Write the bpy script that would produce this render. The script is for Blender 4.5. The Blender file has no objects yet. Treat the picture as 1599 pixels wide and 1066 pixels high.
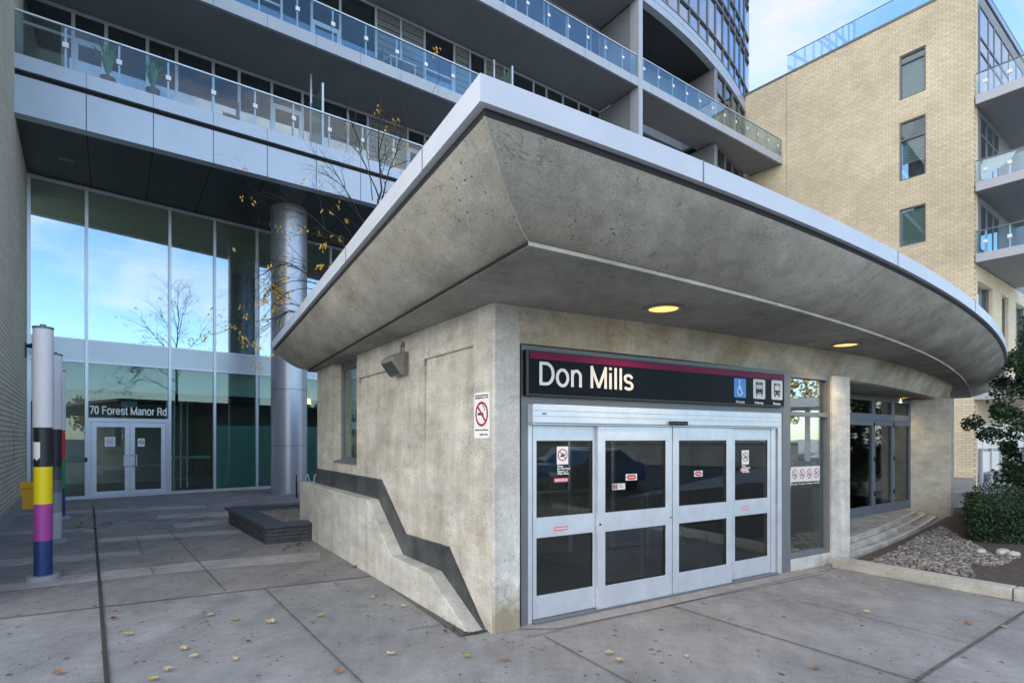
import bpy, bmesh, math, random
from mathutils import Vector, Matrix
random.seed(7)
R = math.radians
S = bpy.context.scene
C = S.collection
# ------------------------------------------------------------------ camera, sky, sun, exposure
FOC, PX, PY, EYE = 870.0, 800.0, 684.0, 1.85      # survey of the photograph: focal length, centre column, horizon row (px), eye height (m)
cd = bpy.data.cameras.new('camera'); cam = bpy.data.objects.new('camera', cd); C.objects.link(cam)
cam.location = (0, 0, EYE); cam.rotation_euler = (R(90), 0, 0)
cd.sensor_width = 36; cd.lens = FOC / 1599 * 36
cd.shift_x = (799.5 - PX) / 1599; cd.shift_y = (PY - 533) / 1599
cd.clip_start = .05; cd.clip_end = 3000
S.camera = cam
SUN_AZ, SUN_EL = -48.0, 36.0                       # the sun stands behind the tower: everything in view is in open shade
w = bpy.data.worlds.new('World'); S.world = w; w.use_nodes = True
nt = w.node_tree; nt.nodes.clear()
N = nt.nodes.new; L = nt.links.new
sky = N('ShaderNodeTexSky'); sky.sky_type = 'NISHITA'; sky.sun_disc = False
sky.sun_elevation = R(SUN_EL); sky.sun_rotation = R(SUN_AZ); sky.air_density = 1.0; sky.dust_density = .4; sky.ozone_density = 1.6
tc = N('ShaderNodeTexCoord'); mp = N('ShaderNodeMapping'); mp.inputs['Scale'].default_value = (1.0, 1.0, 2.3)
mp.inputs['Location'].default_value = (.35, .1, .2)
nz = N('ShaderNodeTexNoise'); nz.inputs['Scale'].default_value = 3.0; nz.inputs['Detail'].default_value = 9; nz.inputs['Roughness'].default_value = .58
cr = N('ShaderNodeValToRGB'); cr.color_ramp.elements[0].position = .50; cr.color_ramp.elements[1].position = .76
mx = N('ShaderNodeMix'); mx.data_type = 'RGBA'
# the cloud is thin and soft over the right-hand roofs; unseen cloud behind the camera is brightened as added fill
dt = N('ShaderNodeVectorMath'); dt.operation = 'DOT_PRODUCT'; dt.inputs[1].default_value = (.62, .78, 0)
dr = N('ShaderNodeMapRange'); dr.inputs[1].default_value = -.7; dr.inputs[2].default_value = .5; dr.inputs[3].default_value = 1.0; dr.inputs[4].default_value = .21
L(tc.outputs['Generated'], dt.inputs[0]); L(dt.outputs['Value'], dr.inputs[0])
cm = N('ShaderNodeMix'); cm.data_type = 'RGBA'; cm.blend_type = 'MULTIPLY'; cm.inputs[0].default_value = 1.0; cm.inputs[6].default_value = (11.4, 10.2, 8.9, 1); L(dr.outputs[0], cm.inputs[7]); L(cm.outputs[2], mx.inputs[7])
sb = N('ShaderNodeMix'); sb.data_type = 'RGBA'; sb.blend_type = 'MULTIPLY'; sb.inputs[0].default_value = 1.0; sb.inputs[7].default_value = (.80, .89, .94, 1)
bg = N('ShaderNodeBackground'); bg.inputs[1].default_value = .11
out = N('ShaderNodeOutputWorld')
L(tc.outputs['Generated'], mp.inputs[0]); L(mp.outputs[0], nz.inputs[0]); L(nz.outputs[0], cr.inputs[0])
hz = N('ShaderNodeMapRange'); hz.inputs[1].default_value = -.75; hz.inputs[2].default_value = -.15; hz.inputs[3].default_value = .55; hz.inputs[4].default_value = 0.0; L(dt.outputs['Value'], hz.inputs[0])  # extra haze added behind the camera to whiten the fill light
hm = N('ShaderNodeMath'); hm.operation = 'MAXIMUM'; L(cr.outputs[0], hm.inputs[0]); L(hz.outputs[0], hm.inputs[1]); L(hm.outputs[0], mx.inputs[0])
L(sky.outputs[0], sb.inputs[6]); L(sb.outputs[2], mx.inputs[6]); L(mx.outputs[2], bg.inputs[0]); L(bg.outputs[0], out.inputs[0])
sl = bpy.data.lights.new('sun', 'SUN'); sl.energy = 2.6; sl.angle = R(.53); sl.color = (1, .94, .86)
so = bpy.data.objects.new('sun', sl); C.objects.link(so); so.location = (0, 0, 60)
sd = Vector((math.sin(R(SUN_AZ)) * math.cos(R(SUN_EL)), math.cos(R(SUN_AZ)) * math.cos(R(SUN_EL)), math.sin(R(SUN_EL))))
so.rotation_euler = sd.to_track_quat('Z', 'Y').to_euler()
S.view_settings.view_transform = 'Standard'; S.view_settings.look = 'None'; S.view_settings.gamma = 1
S.view_settings.exposure = 2.08
# ------------------------------------------------------------------ materials
def newmat(name):
    m = bpy.data.materials.new(name); m.use_nodes = True
    t = m.node_tree; p = t.nodes['Principled BSDF']
    return m, t, p
def plain(name, col, rough=.5, metal=0, spec=.5, var=0, vs=3.0, bump=0, bs=60.0, emit=0):
    m, t, p = newmat(name)
    p.inputs['Base Color'].default_value = (*col, 1); p.inputs['Roughness'].default_value = rough
    p.inputs['Metallic'].default_value = metal; p.inputs['Specular IOR Level'].default_value = spec
    if emit: p.inputs['Emission Color'].default_value = (*col, 1); p.inputs['Emission Strength'].default_value = emit
    g = t.nodes.new('ShaderNodeTexCoord')
    if var:
        n = t.nodes.new('ShaderNodeTexNoise'); n.inputs['Scale'].default_value = vs; n.inputs['Detail'].default_value = 8; n.inputs['Roughness'].default_value = .65
        r = t.nodes.new('ShaderNodeMapRange'); r.inputs[1].default_value = .3; r.inputs[2].default_value = .7; r.inputs[3].default_value = 1 - var; r.inputs[4].default_value = 1 + var
        x = t.nodes.new('ShaderNodeMix'); x.data_type = 'RGBA'; x.blend_type = 'MULTIPLY'; x.inputs[0].default_value = 1; x.inputs[6].default_value = (*col, 1)
        t.links.new(g.outputs['Object'], n.inputs[0]); t.links.new(n.outputs[0], r.inputs[0]); t.links.new(r.outputs[0], x.inputs[7]); t.links.new(x.outputs[2], p.inputs['Base Color'])
    if bump:
        n = t.nodes.new('ShaderNodeTexNoise'); n.inputs['Scale'].default_value = bs; n.inputs['Detail'].default_value = 4
        b = t.nodes.new('ShaderNodeBump'); b.inputs['Strength'].default_value = bump; b.inputs['Distance'].default_value = .01
        t.links.new(g.outputs['Object'], n.inputs[0]); t.links.new(n.outputs[0], b.inputs['Height']); t.links.new(b.outputs[0], p.inputs['Normal'])
    return m
def concrete(name, col, stain=.25, holes=.5, warm=None, streak=0, rough=.85, speck=.12, big=.9, hs=1.0, foot=None, veins=.3):
    """cast concrete: cloudy tone, fine speckle, bug holes, rain streaks, bump"""
    m, t, p = newmat(name); nd = t.nodes.new; lk = t.links.new
    g = nd('ShaderNodeTexCoord')
    def noise(sc, det=6, ro=.6, mapscale=None):
        n = nd('ShaderNodeTexNoise'); n.inputs['Scale'].default_value = sc; n.inputs['Detail'].default_value = det; n.inputs['Roughness'].default_value = ro
        if mapscale:
            q = nd('ShaderNodeMapping'); q.inputs['Scale'].default_value = mapscale; lk(g.outputs['Object'], q.inputs[0]); lk(q.outputs[0], n.inputs[0])
        else: lk(g.outputs['Object'], n.inputs[0])
        return n
    def rng(src, a, b, c, d):
        r = nd('ShaderNodeMapRange'); r.inputs[1].default_value = a; r.inputs[2].default_value = b; r.inputs[3].default_value = c; r.inputs[4].default_value = d
        lk(src, r.inputs[0]); return r.outputs[0]
    def mul(a, b):
        q = nd('ShaderNodeMath'); q.operation = 'MULTIPLY'; lk(a, q.inputs[0]); lk(b, q.inputs[1]); return q.outputs[0]
    f = rng(noise(big, 9, .68).outputs[0], .3, .7, 1 - stain, 1 + stain * .8)
    f = mul(f, rng(noise(7, 8, .7).outputs[0], .3, .7, 1 - stain * .45, 1 + stain * .45))
    f = mul(f, rng(noise(90, 3, .6).outputs[0], .3, .7, 1 - speck, 1 + speck))
    if veins:
        vn = noise(1.6, 4, .55); vn.inputs['Distortion'].default_value = 1.8
        q1 = nd('ShaderNodeMath'); q1.operation = 'SUBTRACT'; lk(vn.outputs[0], q1.inputs[0]); q1.inputs[1].default_value = .5
        q2 = nd('ShaderNodeMath'); q2.operation = 'ABSOLUTE'; lk(q1.outputs[0], q2.inputs[0])
        f = mul(f, rng(mul(rng(q2.outputs[0], .0, .009, 1, 0), rng(noise(1.1, 3).outputs[0], .48, .56, 0, 1)), 0, 1, 1, 1 - veins))
        vs_ = noise(2.4, 7, .72, (1, .35, 2.2)); f = mul(f, rng(vs_.outputs[0], .35, .68, 1 - veins * .55, 1 + veins * .5))
    if streak: f = mul(f, rng(noise(3.2, 7, .7, (1, 1, .12)).outputs[0], .38, .66, 1 - streak, 1 + streak * .4))
    hole = None
    if holes:
        v = nd('ShaderNodeTexVoronoi'); v.inputs['Scale'].default_value = 16 * hs; lk(g.outputs['Object'], v.inputs[0])
        a = rng(v.outputs['Distance'], .08, .16, 1, 0)
        k = noise(1.7, 3); b = rng(k.outputs[0], .49, .58, 0, 1)
        hole = mul(a, b)
        v2 = nd('ShaderNodeTexVoronoi'); v2.inputs['Scale'].default_value = 34 * hs; lk(g.outputs['Object'], v2.inputs[0])
        a2 = rng(v2.outputs['Distance'], .10, .17, 1, 0); k2 = noise(3.1, 3); hole2 = mul(a2, rng(k2.outputs[0], .50, .58, 0, 1))
        q = nd('ShaderNodeMath'); q.operation = 'MAXIMUM'; lk(hole, q.inputs[0]); lk(hole2, q.inputs[1]); hole = q.outputs[0]
        f = mul(f, rng(hole, 0, 1, 1, 1 - holes))
    x = nd('ShaderNodeMix'); x.data_type = 'RGBA'; x.blend_type = 'MULTIPLY'; x.inputs[0].default_value = 1
    if warm:
        y = nd('ShaderNodeMix'); y.data_type = 'RGBA'; y.inputs[6].default_value = (*col, 1); y.inputs[7].default_value = (*warm, 1)
        lk(rng(noise(1.3, 6, .6, (1, 1, 1.6)).outputs[0], .4, .62, 0, 1), y.inputs[0]); lk(y.outputs[2], x.inputs[6])
    else: x.inputs[6].default_value = (*col, 1)
    lk(f, x.inputs[7]); fin = x.outputs[2]
    if foot:   # brown water stain with a ragged outline at the foot of the pier
        sp = nd('ShaderNodeSeparateXYZ'); lk(g.outputs['Object'], sp.inputs[0])
        a = rng(sp.outputs[2], .05, .75, 1, 0); nn = noise(4, 7, .7); ad = nd('ShaderNodeMath'); ad.operation = 'ADD'; lk(a, ad.inputs[0]); lk(nn.outputs[0], ad.inputs[1])
        k_ = rng(ad.outputs[0], .95, 1.3, 0, .75); y2 = nd('ShaderNodeMix'); y2.data_type = 'RGBA'; y2.inputs[7].default_value = (*foot, 1); lk(k_, y2.inputs[0]); lk(fin, y2.inputs[6]); fin = y2.outputs[2]
    lk(fin, p.inputs['Base Color'])
    p.inputs['Roughness'].default_value = rough; p.inputs['Specular IOR Level'].default_value = .25
    b1 = nd('ShaderNodeBump'); b1.inputs['Strength'].default_value = .25; b1.inputs['Distance'].default_value = .008; lk(noise(45, 6, .7).outputs[0], b1.inputs['Height'])
    last = b1
    if hole:
        b2 = nd('ShaderNodeBump'); b2.invert = True; b2.inputs['Strength'].default_value = .7; b2.inputs['Distance'].default_value = .01; lk(hole, b2.inputs['Height']); lk(b1.outputs[0], b2.inputs['Normal']); last = b2
    lk(last.outputs[0], p.inputs['Normal'])
    return m
def brick(name, udir, c1, c2, mortar, bw, bh, ms=.02, off=.5, stain=.12):
    m, t, p = newmat(name); nd = t.nodes.new; lk = t.links.new
    g = nd('ShaderNodeTexCoord'); d = nd('ShaderNodeVectorMath'); d.operation = 'DOT_PRODUCT'; d.inputs[1].default_value = (udir[0], udir[1], 0)
    s = nd('ShaderNodeSeparateXYZ'); c = nd('ShaderNodeCombineXYZ')
    lk(g.outputs['Object'], d.inputs[0]); lk(g.outputs['Object'], s.inputs[0]); lk(d.outputs['Value'], c.inputs[0]); lk(s.outputs[2], c.inputs[1])
    b = nd('ShaderNodeTexBrick'); b.offset = off; b.inputs['Color1'].default_value = (*c1, 1); b.inputs['Color2'].default_value = (*c2, 1); b.inputs['Mortar'].default_value = (*mortar, 1)
    b.inputs['Scale'].default_value = 1; b.inputs['Mortar Size'].default_value = ms; b.inputs['Mortar Smooth'].default_value = .3; b.inputs['Bias'].default_value = .1
    b.inputs['Brick Width'].default_value = bw; b.inputs['Row Height'].default_value = bh
    lk(c.outputs[0], b.inputs[0])
    n = nd('ShaderNodeTexNoise'); n.inputs['Scale'].default_value = .35; n.inputs['Detail'].default_value = 9; n.inputs['Roughness'].default_value = .65; lk(g.outputs['Object'], n.inputs[0])
    r = nd('ShaderNodeMapRange'); r.inputs[1].default_value = .3; r.inputs[2].default_value = .7; r.inputs[3].default_value = 1 - stain; r.inputs[4].default_value = 1 + stain; lk(n.outputs[0], r.inputs[0])
    x = nd('ShaderNodeMix'); x.data_type = 'RGBA'; x.blend_type = 'MULTIPLY'; x.inputs[0].default_value = 1; lk(b.outputs[0], x.inputs[6]); lk(r.outputs[0], x.inputs[7]); lk(x.outputs[2], p.inputs['Base Color'])
    bu = nd('ShaderNodeBump'); bu.invert = True; bu.inputs['Strength'].default_value = .8; bu.inputs['Distance'].default_value = .012; lk(b.outputs['Fac'], bu.inputs['Height']); lk(bu.outputs[0], p.inputs['Normal'])
    p.inputs['Roughness'].default_value = .85; p.inputs['Specular IOR Level'].default_value = .2
    return m
def glass(name, tint=(.8, .9, .88), base=.05, gain=1.0, gl=(.95, .97, 1), rough=0.0):
    m = bpy.data.materials.new(name); m.use_nodes = True; t = m.node_tree; t.nodes.clear(); nd = t.nodes.new; lk = t.links.new
    tr = nd('ShaderNodeBsdfTransparent'); tr.inputs[0].default_value = (*tint, 1)
    g = nd('ShaderNodeBsdfGlossy'); g.inputs[0].default_value = (*gl, 1); g.inputs['Roughness'].default_value = rough
    f = nd('ShaderNodeFresnel'); f.inputs[0].default_value = 1.5
    q = nd('ShaderNodeMath'); q.operation = 'MULTIPLY_ADD'; q.inputs[1].default_value = gain; q.inputs[2].default_value = base; q.use_clamp = True
    x = nd('ShaderNodeMixShader'); o = nd('ShaderNodeOutputMaterial')
    lk(f.outputs[0], q.inputs[0]); lk(q.outputs[0], x.inputs[0]); lk(tr.outputs[0], x.inputs[1]); lk(g.outputs[0], x.inputs[2]); lk(x.outputs[0], o.inputs[0])
    return m
def frosted(name, col, a=.6):
    m, t, p = newmat(name); p.inputs['Base Color'].default_value = (*col, 1); p.inputs['Alpha'].default_value = a; p.inputs['Roughness'].default_value = .25
    return m
M = {}
M['conc_side'] = concrete('weathered_side_concrete', (.55, .54, .485), .24, .85, warm=(.50, .475, .40), streak=.19, speck=.22)
M['conc_front'] = concrete('warm_beam_concrete', (.52, .49, .42), .24, .65, warm=(.45, .38, .27), streak=.16, speck=.2)
M['conc_jamb'] = concrete('pale_jamb_concrete', (.57, .565, .525), .26, .55, streak=.24, foot=(.25, .19, .10), speck=.2)
M['conc_pier'] = concrete('pale_pier_concrete', (.57, .565, .525), .26, .45, streak=.18)
M['conc_return'] = concrete('grey_green_return_concrete', (.44, .44, .385), .25, .4, streak=.1)
M['cove'] = concrete('roof_cove_concrete', (.42, .41, .365), .20, .6, warm=(.37, .35, .295), big=.8, speck=.22, veins=.4)
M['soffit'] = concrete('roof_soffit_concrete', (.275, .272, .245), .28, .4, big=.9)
M['plinth'] = concrete('plinth_concrete', (.55, .545, .50), .2, .4, streak=.16, speck=.15)
M['pave'] = concrete('pavement_concrete', (.27, .275, .277), .26, .7, speck=.26, big=.9, hs=.32)
M['paver'] = concrete('brown_grey_paver', (.25, .245, .24), .2, .5, speck=.3, big=1.3, hs=.3)
M['band'] = concrete('light_paver_band', (.37, .36, .35), .2, .4, speck=.25, big=1.5, hs=.3)
M['apron'] = concrete('threshold_concrete', (.32, .315, .31), .22, 0, speck=.2)
M['kerb'] = concrete('kerb_concrete', (.42, .42, .385), .22, .5)
M['step'] = concrete('step_concrete', (.40, .375, .34), .35, .2, big=2)
M['nosing'] = concrete('step_nosing', (.60, .57, .50), .2, 0)
M['pour'] = plain('pour_line_shade', (.27, .26, .22), .9)
M['joint'] = plain('joint_dirt', (.10, .097, .09), .95, var=.5, vs=12)
M['drain'] = plain('slot_drain_steel', (.06, .056, .05), .7, .3)
M['asphalt'] = plain('asphalt', (.055, .056, .06), .9, var=.2, bump=.4)
M['soil'] = plain('mulch_soil', (.085, .065, .05), .95, var=.5, vs=14, bump=1, bs=40)
M['lawn'] = plain('far_ground', (.12, .13, .09), .95, var=.2)
M['white_metal'] = plain('pale_roof_fascia_metal', (.52, .56, .62), .42, .1, var=.07, vs=1.6)
M['silver'] = plain('silver_composite_panel', (.45, .50, .57), .36, .35, var=.05, vs=1.2)
M['silver_slab'] = plain('grey_slab_edge', (.42, .46, .52), .45, .1, var=.05, vs=1)
M['alum'] = plain('brushed_aluminium_frame', (.61, .66, .72), .38, .4, var=.09, vs=5)
M['mull'] = plain('lobby_mullion_metal', (.55, .59, .68), .35, .4)
M['dframe'] = plain('grey_steel_frame', (.16, .175, .19), .5, .2, var=.08)
M['bframe'] = plain('blue_grey_door_frame', (.13, .155, .19), .5, .1, var=.1)
M['black'] = plain('black_plastic', (.012, .012, .014), .4)
M['gap'] = plain('shadow_gap_membrane', (.02, .02, .02), .9)
M['signblack'] = plain('sign_face_navy_black', (.003, .005, .010), .3, spec=.07)
M['signframe'] = plain('sign_box_black', (.006, .006, .007), .35)
M['purple'] = plain('sign_purple_stripe', (.17, .006, .055), .45, spec=.15)
M['letter'] = plain('letter_white', (.72, .72, .74), .4)
M['ink'] = plain('ink_black', (.02, .02, .02), .6)
M['white'] = plain('sign_white', (.80, .80, .80), .4)
M['red'] = plain('sticker_red', (.55, .03, .05), .4)
M['pink'] = plain('sticker_faded_red', (.72, .13, .17), .5)
M['darkred'] = plain('prohibition_red', (.35, .012, .05), .4)
M['blue'] = plain('access_blue', (.02, .22, .60), .35)
M['icon'] = plain('icon_pale_grey', (.62, .64, .64), .4)
M['steelband'] = plain('slate_steel_flashing', (.07, .078, .084), .42, .3, var=.6, vs=2.5, bump=.15)
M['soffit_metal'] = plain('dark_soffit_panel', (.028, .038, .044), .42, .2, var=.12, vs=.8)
M['under'] = plain('balcony_underside', (.24, .25, .265), .85, var=.1, vs=.8)
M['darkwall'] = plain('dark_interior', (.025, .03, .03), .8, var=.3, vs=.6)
M['fin'] = plain('grey_fin_wall', (.22, .235, .27), .7, var=.1, vs=1)
M['int_floor'] = plain('interior_floor', (.06, .055, .05), .3, var=.1)
M['int_wall'] = plain('interior_wall', (.62, .60, .52), .7, var=.15)
M['int_white'] = plain('interior_bulkhead_white', (.75, .78, .74), .6, var=.05)
M['curtain'] = plain('curtain_fabric', (.62, .66, .60), .8, var=.15, vs=5)
M['blind'] = plain('roller_blind', (.33, .36, .38), .8)
M['column'] = plain('metal_column_cladding', (.40, .43, .50), .36, .6, var=.04, vs=3)
M['glass'] = glass('window_glass', (.70, .80, .78), .08)
M['glass_lobby'] = glass('lobby_glass', (.60, .74, .66), .36, gain=.5, gl=(.74, .82, .93))
M['glass_low'] = glass('lobby_lower_glass', (.60, .73, .71), .03, gain=.6)
M['glass_door'] = glass('station_door_glass', (.52, .56, .57), .02, gain=.7)
M['glass_side'] = glass('station_side_glass', (.72, .82, .78), .20, gain=.5)
M['glass_tower'] = glass('tower_glass', (.18, .26, .34), .6, gain=.5, gl=(.72, .84, 1))
M['glass_bal'] = glass('balcony_window_glass', (.35, .45, .5), .22, gain=.6)
M['rail'] = glass('balcony_rail_glass', (.80, .89, .92), .03, gain=.28)
M['rail_b'] = glass('roof_rail_glass', (.74, .87, .96), .06, gain=.4)
M['glass_brick'] = glass('brick_house_glass', (.70, .80, .81), .12, gain=.6)
M['film'] = frosted('frosted_film', (.40, .58, .56), .85)
M['divider'] = frosted('divider_glass', (.15, .28, .28), .7)
M['pole_white'] = plain('pole_white_sleeve', (.62, .62, .65), .45, var=.04)
M['p_navy'] = plain('pole_navy', (.012, .04, .16), .4, var=.06)
M['p_black'] = plain('pole_black', (.01, .012, .02), .4)
M['p_yellow'] = plain('pole_yellow', (.80, .62, .0), .4, var=.05)
M['p_magenta'] = plain('pole_magenta', (.36, .05, .30), .4, var=.05)
M['p_red'] = plain('pole_red', (.55, .02, .03), .4)
M['p_green'] = plain('pole_green', (.01, .22, .10), .4)
for i, c in enumerate([(.012, .015, .028), (.06, .065, .085), (.13, .14, .17), (.26, .28, .31), (.42, .45, .48)]): M['p_g%d' % i] = plain('pole_grey_tone_%d' % i, c, .4)
M['steelcap'] = plain('pole_cap_steel', (.16, .16, .18), .5, .4)
M['base'] = plain('base_plate_grey', (.27, .28, .29), .7, var=.15, bump=.3)
M['bin'] = plain('yellow_grit_bin_plastic', (.85, .44, .01), .45, var=.05)
M['stone'] = plain('dark_slate_stone', (.05, .055, .066), .6, var=.45, vs=9, bump=.9, bs=25)
M['stone_cap'] = plain('dark_slate_coping', (.045, .052, .066), .45, var=.25, vs=5, bump=.2)
M['gravel'] = plain('planter_gravel', (.24, .22, .18), .9, var=.7, vs=45, bump=1, bs=70)
M['bark'] = plain('tree_bark', (.035, .027, .022), .9, var=.3)
M['yleaf'] = plain('yellow_leaf', (.68, .42, .05), .6, var=.35, vs=8)
M['dleaf'] = plain('dark_green_leaf', (.028, .066, .026), .55, var=.5, vs=5)
M['hleaf'] = plain('hedge_leaf', (.014, .046, .012), .6, var=.5, vs=6)
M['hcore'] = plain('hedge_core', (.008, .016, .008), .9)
M['plant'] = plain('houseplant_leaf', (.14, .32, .08), .5, var=.3)
M['pot'] = plain('plant_pot', (.25, .12, .08), .7)
M['pebble'] = plain('river_pebble', (.20, .19, .175), .7, var=.55, vs=7)
M['rockm'] = plain('pale_boulder', (.50, .47, .40), .8, var=.2, vs=9)
M['lampshell'] = plain('wall_lamp_housing', (.26, .25, .22), .55, .3, var=.15, vs=20)
M['lampglass'] = plain('wall_lamp_lens', (.07, .075, .065), .15)
M['glow'] = plain('downlight_glow', (1.0, .60, .16), .4, emit=.36)
M['glow2'] = plain('warm_lamp_glow', (1.0, .6, .25), .4, emit=.9)
M['aut1'] = plain('autumn_foliage', (.22, .15, .03), .8, var=.5, vs=3)
M['carred'] = plain('car_paint_red', (.30, .01, .01), .2, .2)
M['carblue'] = plain('car_paint_blue', (.04, .12, .28), .2, .2)
M['carwhite'] = plain('car_paint_white', (.6, .6, .62), .25)
M['tyre'] = plain('tyre_rubber', (.015, .015, .015), .8)
M['shopwhite'] = plain('shop_sign_white', (.72, .74, .78), .4)
M['deck'] = plain('roof_deck', (.22, .22, .22), .9)
LEAFC = {'pale tan': (.50, .38, .22), 'yellow': (.52, .36, .05), 'orange brown': (.30, .15, .07), 'dark brown': (.07, .03, .02), 'dark red': (.22, .02, .02), 'green': (.22, .32, .05)}
for k, c in LEAFC.items(): M['leaf ' + k] = plain(k.replace(' ', '_') + '_fallen_leaf', c, .7, var=.25, vs=30)
# ------------------------------------------------------------------ building helpers
class MB:
    def __init__(s): s.v = []; s.f = []
    def face(s, pts):
        n = len(s.v); s.v += [tuple(p) for p in pts]; s.f.append(tuple(range(n, n + len(pts))))
    def prism(s, pts, ext):
        n = len(s.v); k = len(pts); e = Vector(ext)
        s.v += [tuple(Vector(p)) for p in pts] + [tuple(Vector(p) + e) for p in pts]
        s.f.append(tuple(range(n, n + k))); s.f.append(tuple(range(n + 2 * k - 1, n + k - 1, -1)))
        for i in range(k): s.f.append((n + i, n + k + i, n + k + (i + 1) % k, n + (i + 1) % k))
    def box(s, o, a, b, c):
        o = Vector(o); a = Vector(a); b = Vector(b)
        s.prism([o, o + a, o + a + b, o + b], c)
    def bx(s, x0, x1, y0, y1, z0, z1): s.box((x0, y0, z0), (x1 - x0, 0, 0), (0, y1 - y0, 0), (0, 0, z1 - z0))
    def cyl(s, c, r, h, n=24, r2=None):
        r2 = r if r2 is None else r2; k = len(s.v); c = Vector(c)
        for i in range(n): a = 2 * math.pi * i / n; s.v.append((c.x + r * math.cos(a), c.y + r * math.sin(a), c.z))
        for i in range(n): a = 2 * math.pi * i / n; s.v.append((c.x + r2 * math.cos(a), c.y + r2 * math.sin(a), c.z + h))
        s.f.append(tuple(range(k + n - 1, k - 1, -1))); s.f.append(tuple(range(k + n, k + 2 * n)))
        for i in range(n): j = (i + 1) % n; s.f.append((k + i, k + j, k + n + j, k + n + i))
    def tube(s, pts, rs, n=6):
        k = len(s.v); pts = [Vector(p) for p in pts]
        if not isinstance(rs, (list, tuple)): rs = [rs] * len(pts)
        for i, p in enumerate(pts):
            d = (pts[min(i + 1, len(pts) - 1)] - pts[max(i - 1, 0)]).normalized()
            up = Vector((0, 0, 1)) if abs(d.z) < .9 else Vector((1, 0, 0))
            a = d.cross(up).normalized(); b = d.cross(a)
            for j in range(n):
                t = 2 * math.pi * j / n; s.v.append(tuple(p + a * rs[i] * math.cos(t) + b * rs[i] * math.sin(t)))
        for i in range(len(pts) - 1):
            for j in range(n):
                q = (j + 1) % n; s.f.append((k + i * n + j, k + i * n + q, k + (i + 1) * n + q, k + (i + 1) * n + j))
        s.f.append(tuple(range(k + n - 1, k - 1, -1))); s.f.append(tuple(range(k + (len(pts) - 1) * n, k + len(pts) * n)))
    def build(s, name, mat, parent=None, smooth=False, base=None, recalc=True, bevel=0):
        me = bpy.data.meshes.new(name)
        vv = s.v
        if base is not None: vv = [(x - base[0], y - base[1], z - base[2]) for x, y, z in vv]
        me.from_pydata(vv, [], s.f)
        if recalc:
            b = bmesh.new(); b.from_mesh(me)
            if smooth: bmesh.ops.remove_doubles(b, verts=b.verts, dist=1e-4)
            bmesh.ops.recalc_face_normals(b, faces=b.faces); b.to_mesh(me); b.free()
        me.materials.append(M[mat] if isinstance(mat, str) else mat)
        o = bpy.data.objects.new(name, me); C.objects.link(o)
        if base is not None: o.location = base
        if parent:
            o.parent = parent
            if parent.type == 'EMPTY': o.location = -parent.location if not parent.get('_local') else (0, 0, 0)
        if smooth:
            for p in me.polygons: p.use_smooth = True
            if hasattr(me, 'set_sharp_from_angle'): me.set_sharp_from_angle(angle=R(38))
        if bevel:
            md = o.modifiers.new('bevel', 'BEVEL'); md.width = bevel; md.segments = 2; md.limit_method = 'ANGLE'; md.angle_limit = R(40)
        return o
def tag(o, label=None, cat=None, group=None, kind=None):
    if label: o['label'] = label
    if cat: o['category'] = cat
    if group: o['group'] = group
    if kind: o['kind'] = kind
    return o
def thing(name, label, cat, loc=(0, 0, 0), group=None, local=False):
    o = bpy.data.objects.new(name, None); C.objects.link(o); o.location = loc; o.empty_display_size = .2
    if local: o['_local'] = 1
    return tag(o, label, cat, group)
def copy_thing(r, loc, rz=None):
    n = r.copy(); C.objects.link(n); n.location = loc
    if rz is not None: n.rotation_euler.z = rz
    for ch in r.children:
        c = ch.copy(); C.objects.link(c); c.parent = n
        for g in ch.children: d = g.copy(); C.objects.link(d); d.parent = c
    return n
def unit(x, y): l = math.hypot(x, y); return (x / l, y / l)
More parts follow.
